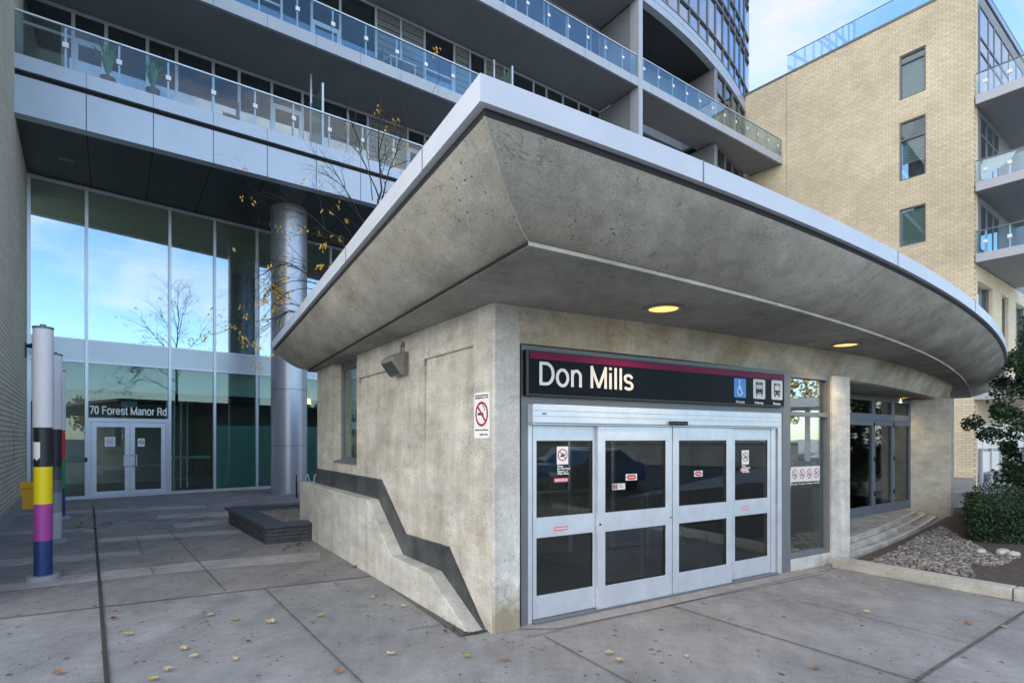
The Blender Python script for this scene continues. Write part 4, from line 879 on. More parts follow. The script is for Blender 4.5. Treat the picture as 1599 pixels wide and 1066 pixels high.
# loose shrub sprigs at the hedge's left end
# leafy tree at the right edge
RT_ = thing('leafy_tree', 'dark leaved young tree at the right edge behind the hedge', 'tree', (12.35, 12.9, 0))
m = MB(); tp = [(12.35, 12.9, 0), (12.3, 12.95, 1.2), (12.45, 12.9, 2.4), (12.4, 12.9, 3.6), (12.35, 12.9, 4.6)]; m.tube(tp, [.07, .06, .05, .03, .012], 8)
random.seed(21); clumps = []
for k in range(105):
    z = .8 + 4.1 * random.random() ** 1.35; t = (z - .9) / 4.0; rad = 1.35 * math.sin(math.pi * min(1, max(.12, .25 + t * .7))) * (1 if z > 1.3 else .8)
    a = random.uniform(0, 2 * math.pi); q = rad * random.uniform(.35, 1); c = Vector((12.4 + q * math.cos(a), 12.9 + q * math.sin(a), z)); clumps.append((c, random.uniform(.16, .36)))
    m.tube([Vector((12.37, 12.9, max(.6, z - .35))), Vector((12.37, 12.9, z - .1)).lerp(c, .6) , c], [.016, .010, .004], 4)
m.build('trunk', 'bark', RT_)
def ts_():
    c, r_ = random.choice(clumps); v = Vector((random.gauss(0, 1), random.gauss(0, 1), random.gauss(0, .7))); v = v.normalized() * r_ * random.random() ** .5; return c + v
m = MB(); leaf_cloud(m, 24000, ts_, .085, .3); m.build('crown', 'dleaf', RT_, recalc=False)
# ------------------------------------------------------------------ left brick wall
UB = (FB.u[0], FB.u[1])
M['brick_l'] = brick('long_beige_brick_left', UB, (.62, .57, .47), (.54, .49, .41), (.22, .195, .16), .60, .105, .010)
M['brick_k'] = brick('yellow_buff_brick', FK.u, (.76, .68, .52), (.66, .58, .43), (.46, .39, .28), .30, .125, .010, stain=.17)
M['brick_kr'] = brick('yellow_buff_brick_side', FR_.u, (.76, .68, .52), (.68, .60, .45), (.48, .41, .30), .30, .125, .010)
LB = thing('brick_wing', 'beige long brick wing wall at the left edge of the plaza', 'building', tuple(FB.P(0, 0, 0)))
m = MB(); FB.box(m, -1.6, 13, .36, 26, -1.2, 0); m.build('wall', 'brick_l', LB)
m = MB(); FB.box(m, -1.6, 13, 0, .358, -1.2, .03); m.build('wall_base', 'base', LB)
m = MB()
t, z = FB.at(22, 668); 
for k in range(8): FB.box(m, t - .05, t + .12, z - .1 - k * .11, z - .035 - k * .11, .0, .004)
m.build('weep_vent', 'dframe', LB)
SC = thing('security_camera', 'small dark camera bracketed to the brick wing beside the lobby glass', 'camera', tuple(FB.P(.9, 4.2, .0)))
m = MB(); FB.box(m, .85, .97, 4.1, 4.5, .002, .04); m.build('bracket', 'black', SC)
m = MB(); m.tube([FB.P(.9, 4.42, .04), FB.P(.9, 4.44, .2), FB.P(.85, 4.38, .42)], [.05, .09, .07], 10); m.build('camera_body', 'black', SC, smooth=True)
# ------------------------------------------------------------------ apartment tower
TW = thing('apartment_tower', 'grey apartment tower with long glass balconies over a tall glazed lobby', 'building', tuple(FT.P(8, 0, -4)))
z_s = 9.5
# silver fascia panels
SP = 21.0
m = MB(); FT.box(m, -.4, SP, z_s, 10.4, -.3, 0); fas = m.build('silver_fascia', 'silver', TW)
m = MB(); FT.box(m, -.4, SP, 10.4, 10.55, -.3, -.12); m.build('shadow_gap', 'gap', TW)
m = MB(); n = 0
for k in range(15):
    t = 1.42 + k * 1.405; FT.box(m, t - .008, t + .008, z_s - .002, 10.401, -.02, .0025)
m.build('panel_joint', 'gap', fas)
# lobby soffit
m = MB()
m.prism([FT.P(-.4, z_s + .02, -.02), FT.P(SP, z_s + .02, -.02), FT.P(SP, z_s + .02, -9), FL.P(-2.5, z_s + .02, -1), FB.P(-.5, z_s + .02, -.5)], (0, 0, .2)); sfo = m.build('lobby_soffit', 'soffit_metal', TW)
m = MB()
for k in range(15):
    t = 1.42 + k * 1.405; a = FT.P(t, z_s + .016, -.02); b = FT.P(t, z_s + .016, -8); d = Vector((FT.u[0], FT.u[1], 0)) * .012; m.face([a - d, a + d, b + d, b - d])
for dd_ in (1.7, 3.4, 5.1, 6.8): a = FT.P(-.4, z_s + .015, -dd_); b = FT.P(SP, z_s + .015, -dd_); e = Vector((FT.n[0], FT.n[1], 0)) * .006; m.face([a - e, b - e, b + e, a + e])
m.build('panel_joint', 'gap', sfo, recalc=False)
m = MB(); c = FT.P(.75, z_s + .01, -2.3); m.box(c, Vector((FT.u[0], FT.u[1], 0)) * .35, Vector((FT.n[0], FT.n[1], 0)) * .2, (0, 0, .008)); m.build('soffit_vent', 'dframe', sfo)
# balconies
def balcony(s0, s1, zb, zt, rail_on, joints=True, dep=2.55, name='balcony', fr=FT, par=TW, ph=.24, sp=1.075, rh=1.07, endrail=None, slabmat='silver_slab', lip=.1):
    m = MB(); fr.box(m, s0, s1, zb + .03, zt, -dep, -lip); o = m.build(name, 'under', par)
    m = MB(); fr.box(m, s0, s1, zb, zt + .005, -lip, 0); e = m.build('slab_edge', slabmat, o)
    if joints:
        t = math.ceil((s0 - 1.42) / 1.405) * 1.405 + 1.42
        while t < s1: m = MB(); fr.box(m, t - .007, t + .007, zb - .002, zt + .006, -.02, .0025); m.build('edge_joint', 'dframe', o); t += 1.405
    if rail_on:
        m = MB(); fr.box(m, s0, s1, zt + .03, zt + rh - .04, -.06, -.05); m.build('glass_panel', 'rail', o)
        m = MB(); fr.box(m, s0, s1, zt + rh - .04, zt + rh, -.085, -.03)
        m.build('handrail', 'alum', o)
        t = s0 + ph
        while t < s1:
            m = MB(); fr.box(m, t - .022, t + .022, zt, zt + rh - .04, -.13, -.075); m.build('baluster', 'alum', o)
            m = MB(); fr.box(m, t - .06, t + .06, zt + .52, zt + .64, -.073, -.03); m.build('glass_clamp', 'white', o); t += sp
    return o
B1 = balcony(-.3, SP + .4, 10.55, 10.9, True, slabmat='silver')
B2 = balcony(-.3, SP + .4, 13.88, 14.25, True, ph=.35)
PIL = FT.at(1000)
B3 = balcony(-.3, PIL - .12, 18.02, 18.4, True, ph=.5)
balcony(-.3, PIL - .12, 22.1, 22.5, False)
balcony(-.3, PIL - .12, 25.6, 26.0, False)
# right of the pillar
sE = FT.at(1229)
B5 = balcony(PIL + .12, sE, 18.02, 18.42, True, ph=.18, sp=1.06, dep=2.0)
m = MB(); FT.box(m, sE - .03, sE - .02, 18.45, 19.45, -1.6, -.05); m.build('glass_panel', 'rail', B5)
m = MB(); FT.box(m, sE - .05, sE, 19.45, 19.49, -1.6, -.03); FT.box(m, sE - .05, sE - .0, 18.42, 19.45, -.08, -.03); m.build('handrail', 'dframe', B5)
# pillar and fin walls
m = MB(); FT.box(m, PIL - .13, PIL + .13, 0, 60, -.5, .02); m.build('pillar', 'silver_slab', TW)
for (z0, z1) in ((0, 17.99), (18.43, 22.07), (22.53, 25.57)):
    m = MB(); FT.box(m, PIL - .11, PIL + .11, z0, z1, -5.0, -.5); m.build('fin_wall', 'fin', TW)
# recessed window walls behind the balconies
def winwall(s0, s1, z0, z1, d, seed, s_vis=99):
    rnd = random.Random(seed); FW = FT
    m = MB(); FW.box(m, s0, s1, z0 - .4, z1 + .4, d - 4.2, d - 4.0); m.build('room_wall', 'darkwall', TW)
    t = s0
    while t < s1 - .2:
        w2 = rnd.choice((.75, 1.0, 1.35, 1.6)); e = min(t + w2, s1); r_ = rnd.random(); fo = MB(); a, b = t + .002, e - .002
        FW.box(fo, a, a + .04, z0, z1, d - .06, d + .01); FW.box(fo, b - .04, b, z0, z1, d - .06, d + .01); FW.box(fo, a + .04, b - .04, z0, z0 + .08, d - .06, d); FW.box(fo, a + .04, b - .04, z1 - .09, z1, d - .06, d)
        if r_ > .65: FW.box(fo, a + .04, b - .04, z0 + 2.15, z0 + 2.22, d - .06, d)
        if r_ > .8: FW.box(fo, a + .04, a + .11, z0 + .08, z0 + 2.15, d - .05, d + .005); FW.box(fo, b - .11, b - .04, z0 + .08, z0 + 2.15, d - .05, d + .005); FW.box(fo, a + .11, b - .11, z0 + 2.06, z0 + 2.15, d - .05, d + .005)
        o = fo.build('balcony_window', 'mull', TW)
        if r_ < .13:
            m = MB()
            for q in range(14): zq = z0 + .12 + q * (z1 - z0 - .3) / 14; FW.box(m, a + .045, b - .045, zq, zq + .07, d - .05, d - .01)
            FW.box(m, a + .045, b - .045, z0 + .1, z1 - .1, d - .06, d - .052); m.build('louvre', 'dframe', o)
        else:
            m = MB(); FW.box(m, a + .042, b - .042, z0 + .08, z1 - .09, d - .035, d - .025); m.build('pane', 'glass_bal', o)
            if r_ < .55:
                m = MB(); k = 0; q = a + .05; pts = []
                while q < b - .05: pts.append(FW.P(q, z0 + .1, d - .27 + .03 * math.sin(k * 1.9))); q += .035; k += 1
                for p_, p2 in zip(pts[:-1], pts[1:]): m.face([p_, p2, p2 + Vector((0, 0, z1 - z0 - .25)), p_ + Vector((0, 0, z1 - z0 - .25))])
                m.build('curtain', 'curtain', o, recalc=False)
            elif r_ < .66: m = MB(); FW.box(m, a + .05, b - .05, z0 + (z1 - z0) * rnd.uniform(.2, .6), z1 - .1, d - .2, d - .19); m.build('roller_blind', 'blind', o)
        t = e
winwall(-.3, SP + .4, 10.92, 13.9, -2.5, 5); winwall(-.3, PIL - .15, 14.27, 18.02, -2.45, 12); winwall(-.3, PIL - .15, 18.42, 22.1, -2.5, 9)
m = MB(); FT.box(m, PIL + .15, 29.2, 18.45, 22.1, -3.2, -3.0); FT.box(m, PIL + .15, 29.2, 10, 18.0, -3.2, -3.0); m.build('recess_wall', 'fin', TW)
# curved glass tower
def dcur(s_): x = (s_ - PIL); return -.035 * x - .0125 * x * x if x > 0 else 0
cs = [PIL + .15 + k * (34.9 - PIL - .15) / 13 for k in range(14)]
cp = [(s_, dcur(s_)) for s_ in cs]
def cwall(mb, z0, z1, dd0, dd1, pts=cp):
    k = len(mb.v)
    for s_, d in pts: mb.v += [tuple(FT.P(s_, z0, d + dd1)), tuple(FT.P(s_, z1, d + dd1)), tuple(FT.P(s_, z1, d + dd0)), tuple(FT.P(s_, z0, d + dd0))]
    n = len(pts)
    for i in range(n - 1):
        for q in range(4): r2 = (q + 1) % 4; mb.f.append((k + i * 4 + q, k + (i + 1) * 4 + q, k + (i + 1) * 4 + r2, k + i * 4 + r2))
    mb.f.append((k, k + 1, k + 2, k + 3)); e = k + (n - 1) * 4; mb.f.append((e + 3, e + 2, e + 1, e))
m = MB(); cwall(m, 22.1, 22.45, -.3, .03); cwall(m, 22.5, 22.78, -.3, .01); m.build('tower_base_band', 'silver', TW)
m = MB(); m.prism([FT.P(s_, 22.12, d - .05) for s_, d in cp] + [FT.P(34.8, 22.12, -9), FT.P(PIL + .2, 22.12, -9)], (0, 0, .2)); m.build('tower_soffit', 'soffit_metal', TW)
FT2 = lambda s_, z, dd: FT.P(s_, z, dcur(s_) + dd)
m = MB(); cwall(m, 22.8, 60, -.12, -.08); 
m.build('curtain_wall', 'glass_tower', TW)
m = MB(); cwall(m, 22.0, 60, -3.2, -3.0); m.build('tower_interior', 'darkwall', TW)
m = MB(); z = 22.8; zs_ = []
while z < 46: zs_.append(z); zs_.append(z + .95); zs_.append(z + 2.95); z += 3.45
for z in zs_: cwall(m, z, z + .07, -.1, .02)
for i in range(0, 13):
    for f in (0,):
        s_ = lerp(cs[i], cs[i + 1], f); a = FT2(s_, 22.8, -.1); u3 = Vector((FT.u[0], FT.u[1], 0)) * .025; n3 = Vector((FT.n[0], FT.n[1], 0)) * .085
        m.box(a - u3, u3 * 2, n3, (0, 0, 37))
m.build('tower_mullions', 'dframe', TW)
# end of the tower: corner balconies seen against the sky
cp2 = [(34.9, dcur(34.9)), (35.0, -12)]
m = MB(); cwall(m, 18, 60, -.1, 0, cp2); m.build('tower_end_wall', 'glass_tower', TW)
for zb in (26.8, 30.2, 33.6):
    m = MB(); a = FT.P(34.9, zb, dcur(34.9) - .6); m.box(a, Vector((FT.u[0], FT.u[1], 0)) * .75, Vector((-FT.n[0], -FT.n[1], 0)) * 4, (0, 0, .22)); o = m.build('corner_balcony', 'under', TW)
    m = MB(); a = FT.P(35.6, zb + .24, dcur(34.9) - .62); m.box(a, Vector((FT.u[0], FT.u[1], 0)) * .01, Vector((-FT.n[0], -FT.n[1], 0)) * 3.9, (0, 0, 1.0)); m.box(FT.P(34.95, zb + .24, dcur(34.9) - .62), Vector((FT.u[0], FT.u[1], 0)) * .64, Vector((-FT.n[0], -FT.n[1], 0)) * .01, (0, 0, 1.0)); m.build('glass_panel', 'rail', o)
# lower glazing under and over the slab, right of the fin
lowc = [(s_, dcur(s_) - .05) for s_ in [29.0, 30.2, 31.4, 32.6, 33.8, 34.9]]
for z0, z1 in ((10, 18.0), (18.43, 22.1)):
    m = MB(); cwall(m, z0, z1, -.1, -.06, lowc); o = m.build('lower_glazing', 'glass_bal', TW)
    m = MB()
    for z in ((z1 - .08), (z1 - 1.15), (z1 - 2.9)): cwall(m, z, z + .07, -.09, .02, lowc)
    for s_, d in lowc: a = FT.P(s_, z0, d - .09); m.box(a, Vector((FT.u[0], FT.u[1], 0)) * .06, Vector((FT.n[0], FT.n[1], 0)) * .12, (0, 0, z1 - z0))
    m.build('glazing_mullions', 'dframe', o)
    m = MB(); cwall(m, z0, z1, -2.2, -2.0, lowc); m.build('room_wall', 'darkwall', o)
    m = MB(); FT.box(m, 28.7, 28.95, z0, z1, -3.0, dcur(28.9)); m.build('fin_wall', 'fin', TW)
m = MB(); FT.box(m, sE - 1.5, sE - .25, 18.45, 19.4, -1.2, -1.19); m.build('wind_screen', 'divider', B5)
# mass of the building above and behind
m = MB(); FT.box(m, -3, 34.0, 26, 62, -24, -3.3); FT.box(m, -3, 34.0, 0, 26, -24, -11.0); m.build('tower_core', 'fin', TW)
m = MB(); FT.box(m, -3, PIL, 29, 62, -3.3, 0); m.build('upper_storeys', 'silver_slab', TW)
# divider screens on the balconies
for t, zt_, d1 in ((FT.at(505) , 10.9, 0), (14.52, 14.25, 0)):
    m = MB(); FT.box(m, t, t + .02, zt_ + .15, zt_ + 1.95, -1.35, -.14); o = m.build('balcony_divider', 'divider', TW)
    m = MB(); FT.box(m, t - .02, t + .04, zt_, zt_ + 2.0, -.14, -.08); m.build('post', 'alum', o)
    m = MB(); FT.box(m, t - .02, t + .04, zt_, zt_ + 2.95, -1.41, -1.35); m.build('post', 'alum', o)
# potted plants on the first balcony
def potplant(s_, d, h, n, label, seed):
    rnd = random.Random(seed); c = FT.P(s_, 10.905, d); T_ = thing('potted_plant', label, 'plant', tuple(c), 'potted plants behind the balcony glass')
    m = MB(); m.cyl(c, .13, .26, 16, .17); m.build('pot', 'pot', T_)
    m = MB()
    for k in range(n):
        a = rnd.uniform(0, 6.28); ll_ = h * rnd.uniform(.6, 1); sp_ = rnd.uniform(.15, .6); q = c + Vector((0, 0, .26))
        dv = Vector((math.cos(a), math.sin(a), 0)); w3 = Vector((-dv.y, dv.x, 0)) * .028
        pr_ = [q, q + dv * ll_ * sp_ * .35 + Vector((0, 0, ll_ * .55)), q + dv * ll_ * sp_ + Vector((0, 0, ll_ * (.95 - sp_ * .4)))]
        m.face([pr_[0] - w3 * .5, pr_[0] + w3 * .5, pr_[1] + w3, pr_[1] - w3]); m.face([pr_[1] - w3, pr_[1] + w3, pr_[2]])
    m.build('leaves', 'plant', T_, recalc=False)
potplant(FT.at(168), -.4, 1.15, 34, 'upright narrow leaved potted plant behind the first balcony glass', 3)
potplant(FT.at(240), -.3, 1.05, 46, 'spreading spiky potted plant behind the first balcony glass', 4)
def patio(s_, z, d, label):
    T_ = thing('patio_table', label, 'table', tuple(FT.P(s_, z, d)))
    m = MB(); FT.box(m, s_ - .5, s_ + .5, z + .68, z + .72, d - .3, d + .3); m.build('tabletop', 'white', T_)
    for a, b in ((-.47, -.27), (.44, -.27), (-.47, .24), (.44, .24)): m = MB(); FT.box(m, s_ + a, s_ + a + .03, z, z + .68, d + b, d + b + .03); m.build('leg', 'white', T_)
def patio_chair(s_, z, d, label):
    T_ = thing('patio_chair', label, 'chair', tuple(FT.P(s_, z, d)))
    m = MB(); FT.box(m, s_ - .22, s_ + .22, z + .42, z + .46, d - .22, d + .22); m.build('seat', 'dframe', T_)
    m = MB(); FT.box(m, s_ + .19, s_ + .22, z + .46, z + .9, d - .22, d + .22); m.build('backrest', 'dframe', T_)
    for a, b in ((-.22, -.22), (.19, -.22), (-.22, .19), (.19, .19)): m = MB(); FT.box(m, s_ + a, s_ + a + .03, z, z + .42, d + b, d + b + .03); m.build('leg', 'dframe', T_)
patio(FT.at(640), 14.255, -.8, 'white framed patio table behind the glass of the second balcony'); patio_chair(FT.at(600), 14.255, -.8, 'dark patio chair beside the white table on the second balcony')
patio_chair(FT.at(368), 10.905, -.9, 'dark patio chair behind the glass of the first balcony')
# lobby glass wall
mu = [FL.at(x) for x in (45, 135, 265, 335, 401)] + [FL.at(401) + 1.4 * k for k in range(1, 9)]
FLz = 9.5
m = MB()
for k, t in enumerate(mu): FL.box(m, t - .04, t + .04, 0.0, FLz, -.08, .05)
zA0, zA1 = 4.20, 4.82
lbf = m.build('lobby_mullion', 'mull', TW)
m = MB()
for a, b in zip(mu[:-1], mu[1:]):
    a += .041; b -= .041
    for z0_, z1_ in ((0, .10), (zA0 - .05, zA0), (zA1, zA1 + .05), (FLz - .08, FLz)): q = MB(); FL.box(q, a, b, z0_, z1_, -.06, .04); q.build('lobby_transom', 'mull', TW)
    q = MB(); FL.box(q, a, b, zA0, zA1, -.05, .02); q.build('spandrel_panel', 'silver', TW)
    q = MB(); FL.box(q, a, b, zA1 + .05, FLz - .08, -.02, -.01); q.build('upper_lobby_glass', 'glass_lobby', TW)
    if abs(a - .041 - mu[1]) > .01: q = MB(); FL.box(q, a, b, .10, zA0 - .05, -.02, -.01); q.build('lower_lobby_glass', 'glass_low', TW)
m = MB(); FL.box(m, mu[1] - 3.5, mu[0] - .04, 0, FLz, -.2, .03); m.build('lobby_jamb', 'mull', TW)
# entrance doors under the transom with the address
da, db = mu[1] + .041, mu[2] - .041; zd = 2.36
m = MB(); FL.box(m, da, db, zd, zd + .12, -.06, .045); FL.box(m, da, da + .07, 0.0, zd, -.06, .045); FL.box(m, db - .07, db, 0.0, zd, -.06, .045); m.build('entrance_frame', 'mull', TW)
m = MB(); FL.box(m, da, db, zd + .12, zA0 - .05, -.02, -.01); m.build('entrance_transom_glass', 'glass_low', TW)
mid = (da + db) / 2
for sgn, (a, b) in enumerate(((da + .075, mid - .004), (mid + .004, db - .075))):
    m = MB(); st = .13; FL.box(m, a, a + st, .02, zd - .01, -.04, .03); FL.box(m, b - st, b, .02, zd - .01, -.04, .03); FL.box(m, a + st, b - st, .02, .2, -.04, .03); FL.box(m, a + st, b - st, zd - .16, zd - .01, -.04, .03)
    o = m.build('entrance_door', 'alum', TW, bevel=.004)
    m = MB(); FL.box(m, a + st, b - st, .2, zd - .16, -.012, -.004); m.build('pane', 'glass_low', o)
    h0 = (b - .06) if sgn == 0 else (a + .06); hs_ = -1 if sgn == 0 else 1
    m = MB(); m.tube([FL.P(h0, .98, .03), FL.P(h0, .98, .09), FL.P(h0 + hs_ * .1, .98, .1), FL.P(h0 + hs_ * .1, 1.32, .1), FL.P(h0, 1.32, .09), FL.P(h0, 1.32, .03)], .02, 8); m.build('pull_handle', 'alum', o, smooth=True)
    m = MB(); FL.box(m, a + st, b - st, .96, .985, -.05, -.02); m.build('push_bar', 'alum', o)
t = FL.at(163.5); m = MB(); z = FL.at(163.5, 697)[1]; FL.box(m, t, t + .27, z, z + .3, -.003, -.001); o = m.build('door_notice', 'white', TW)
m = MB(); z2 = z
for k in range(6): FL.box(m, t + .04, t + .23, z2 + .06 + k * .035, z2 + .07 + k * .035, 0, .001)
m.build('printed_line', 'dframe', o)
t = FL.at(215); z = FL.at(215, 696)[1]; m = MB(); FL.box(m, t, t + .19, z - .02, z + .24, -.003, -.001); o = m.build('door_notice', 'white', TW)
m = MB(); FL.ring(m, t + .095, z + .125, .075, .014, 0, .001, 24); FL.line(m, (t + .045, z + .175), (t + .145, z + .075), .014, 0, .001); FL.box(m, t + .045, t + .145, z + .115, z + .135, 0, .001); m.build('no_smoking_mark', 'ink', o)
t, z = FL.at(139, 645.5); grotesque('address_lettering', '70 Forest Manor Rd', FL, t, z - .01, .25, FL.at(261) - t - .01, 'white', TW, .02, .035, 1.25)
m = MB(); t, z = FL.at(133, 721); FL.box(m, t - .02, t + .05, z, z + .14, .05, .07); m.build('card_reader', 'black', TW)
# frosted film on the panes right of the entrance
for a, b in zip(mu[3:7], mu[4:8]): m = MB(); FL.box(m, a + .045, b - .045, .12, 2.3, -.03, -.024); m.build('frosted_film', 'film', TW)
# lobby interior
m = MB(); FL.box(m, mu[0], mu[-1], 3.38, 4.25, -.9, -.6); m.build('interior_bulkhead', 'int_white', TW)
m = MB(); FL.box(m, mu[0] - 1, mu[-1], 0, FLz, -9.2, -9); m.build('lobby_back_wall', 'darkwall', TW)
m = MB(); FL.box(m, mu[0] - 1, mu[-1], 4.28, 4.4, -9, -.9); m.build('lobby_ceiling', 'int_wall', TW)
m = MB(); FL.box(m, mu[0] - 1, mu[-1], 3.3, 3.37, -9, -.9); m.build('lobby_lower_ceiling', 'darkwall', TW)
m = MB(); m.face([FL.P(mu[0] - 1, .013, -.05), FL.P(mu[-1], .013, -.05), FL.P(mu[-1], .013, -9), FL.P(mu[0] - 1, .013, -9)]); m.build('lobby_floor', 'int_floor', TW, recalc=False)
m = MB(); FL.box(m, mu[0] - 1, mu[-1], FLz - .02, FLz + .2, -9, -.1); m.build('upper_lobby_ceiling', 'int_wall', TW)
m = MB()
for k in range(8):
    m = MB(); FL.box(m, mu[2] + .1 + k * .33, mu[2] + .14 + k * .33, .02, 3.3, -1.2 - k * .55, -1.05 - k * .55); m.build('vestibule_post', 'mull', TW)
for a, b in ((mu[2], mu[3]), (mu[0], mu[1])): m = MB(); FL.box(m, a + .05, b - .05, 1.15, 1.25, -.3, -.26); m.build('guard_rail', 'mull', TW)
m = MB(); FL.box(m, mu[3] - .06, mu[3] - .0, .02, 3.35, -4, -.1); m.build('vestibule_wall', 'darkwall', TW)
m = MB(); FL.box(m, mu[1] + 1.1, mu[1] + 1.55, 2.92, 3.12, -1.8, -1.75); m.build('exit_light_box', 'int_white', TW)
# column
cc = Vector((-7.5, 18.72, 0)); m = MB(); m.cyl(cc, .57, 9.53, 56); col_ = m.build('column', 'column', TW, smooth=True)
m = MB()
for z in (1.6, 3.45, 4.9, 7.1): m.cyl(cc + Vector((0, 0, z)), .5722, .012, 56)
m.build('cladding_seam', 'gap', col_)
m = MB(); m.cyl(cc + Vector((0, 0, .005)), .63, .03, 40); m.build('column_footing', 'base', col_)
c2 = FT.P(12.5, 0, -1.5) + Vector((1.5, 3, 0))
# pendant lamp in the lobby
pp = FL.at(480); PD = thing('pendant_lamp', 'warm glowing pendant lamp inside the lobby just left of the concrete wall', 'lamp', tuple(FL.P(pp, 3.1, -.5)))
# seen in the gap between the column and the station
m = MB(); c = FL.P(pp, 3.55, -.5); zz_ = FL.at(481, 627, -.5)[1]; c = FL.P(FL.at(481, d=-.5), zz_ - .09, -.5); m.cyl(c, .12, .2, 16, .09); m.build('lamp_shade', 'glow2', PD)
m = MB(); m.cyl(c + Vector((0, 0, .2)), .008, 4.2 - c.z - .2, 6); m.build('cord', 'black', PD)
# ------------------------------------------------------------------ right brick building
KB_ = thing('brick_apartments', 'yellow buff brick apartment block with grey balconies on its right face', 'building', tuple(FK.P(5, -.6, -5)))
zk = 23.15
m = MB()
wins = []
for (y0, y1, y2) in ((89, 158, None), (193, 284, None), (328, 386.5, None)):
    ta = FK.at(1404); tb = FK.at(1445.6); wins.append((tb, ta, FK.at(1404, y1)[1], FK.at(1404, y0)[1]))
ta, tb = wins[0][1], wins[0][0]
KL = 16.0
FK.box(m, 0.0, tb, -.7, zk, -.35, 0); FK.box(m, ta, KL, -.7, zk, -.35, 0)
zc = -.7
for (a, b, z0, z1) in sorted(wins, key=lambda q: q[2]): FK.box(m, tb, ta, zc, z0, -.35, 0); zc = z1
FK.box(m, tb, ta, zc, zk, -.35, 0)
m.build('brick_face', 'brick_k', KB_)
m = MB(); FK.box(m, 0, KL, -1.0, .0, -.3, .003); m.build('foundation', 'base', KB_)
m = MB(); FK.box(m, .0, KL, zk, zk + .12, -.4, .04); FR_.box(m, .4, 16, zk, zk + .12, -.36, .04); m.build('coping', 'dframe', KB_)
for k, (a, b, z0, z1) in enumerate(wins):
    m = MB(); f_ = .07; FK.box(m, a, a + f_, z0, z1, -.2, -.06); FK.box(m, b - f_, b, z0, z1, -.2, -.06); FK.box(m, a + f_, b - f_, z0, z0 + f_, -.2, -.06); FK.box(m, a + f_, b - f_, z1 - f_, z1, -.2, -.06)
    if k < 2: FK.box(m, a + f_, b - f_, z1 - (.45 if k == 0 else .95), z1 - (.37 if k == 0 else .87), -.2, -.06)
    o = m.build('window', 'dframe', KB_)
    m = MB(); FK.box(m, a + f_, b - f_, z0 + f_, z1 - f_, -.14, -.12); m.build('pane', 'glass_brick', o)
    m = MB(); FK.box(m, a, b, z0, z1, -1.5, -1.4); m.build('room_wall', 'darkwall', o)
    m = MB()
    if k == 1:
        for q in range(10): FK.box(m, a + .08, b - .08, z0 + .9 + q * .13, z0 + 1.0 + q * .13, -.3, -.26)
    else:
        FK.box(m, a + .06, b - .06, z0 + .08, z1 - .1, -.3, -.27); FK.poly(m, [(a + .1, z0 + .1), (a + .1, z1 - .1), (b - .1, z1 - .1), (b - .3, z1 - .6)], -.26, -.24)
    m.build('curtain', 'curtain', o)
m = MB(); FK.box(m, FK.at(1228) - .01, FK.at(1228) + .01, -.6, zk, -.02, .003); m.build('movement_joint', 'dframe', KB_)
# right face wall with openings (dark recess bays)
m = MB(); FR_.box(m, .36, 1.9, 9.6, zk, -.35, -.0); FR_.box(m, .0, .36, 9.6, zk, -.35, .0)
m = MB()
def frbox(mb, a, b, z0, z1): FR_.box(mb, a, b, z0, z1, -.35, 0)
frbox(m, .351, .55, -.7, zk)
frbox(m, .55, 16, 9.3, 10.0); frbox(m, .55, 16, 2.6, 4.6); frbox(m, 3.05, 4.75, 4.6, 9.3); frbox(m, 6.05, 7.55, 4.6, 9.3); frbox(m, 10, 16, 4.6, 9.3); frbox(m, 10, 16, -.7, 2.6)
m.build('brick_side', 'brick_kr', KB_)
m = MB(); frbox(m, .55, 16, 10.0, zk - .1); 
kw = m.build('balcony_back_wall', 'fin', KB_)
def kwin(a, b, z0, z1, mids=(), hz=()):
    m = MB(); f_ = .07; e = .004
    d0_, d1_ = .004, .05
    FR_.box(m, a, a + f_, z0, z1, d0_, d1_); FR_.box(m, b - f_, b, z0, z1, d0_, d1_); FR_.box(m, a + f_, b - f_, z0, z0 + f_, d0_, d1_); FR_.box(m, a + f_, b - f_, z1 - f_, z1, d0_, d1_)
    for q in mids: FR_.box(m, q - .04, q + .04, z0 + f_, z1 - f_, d0_, d1_)
    for q in hz: FR_.box(m, a + f_, b - f_, q - .04, q + .04, d0_, d1_ + .003)
    o = m.build('window', 'dframe', KB_)
    m = MB(); FR_.box(m, a + f_, b - f_, z0 + f_, z1 - f_, .012, .02); m.build('pane', 'glass_tower', o)
kwin(.7, 9, 18.2, 22.4, (2.2, 3.2, 4.6, 6, 7.5), (20.9, 20.2)); kwin(.8, 4, 14.2, 17.2, (1.9, 3), (16.3,)); kwin(.8, 4, 10.8, 13.0, (1.9, 3)); 
for a, b in ((.55, 3.05), (4.75, 6.05), (7.55, 10.0)):
    m = MB(); FR_.box(m, a, b, 4.6, 9.3, -.3, -.28); m.build('pane', 'glass_tower', KB_)
    m = MB(); FR_.box(m, a, a + .08, 4.6, 9.3, -.27, -.15); FR_.box(m, b - .08, b, 4.6, 9.3, -.27, -.15); m.build('window_frame', 'dframe', KB_)
m = MB(); FR_.box(m, .35, 16, -.7, zk - .1, -2.5, -2.2); m.build('room_wall', 'darkwall', KB_)
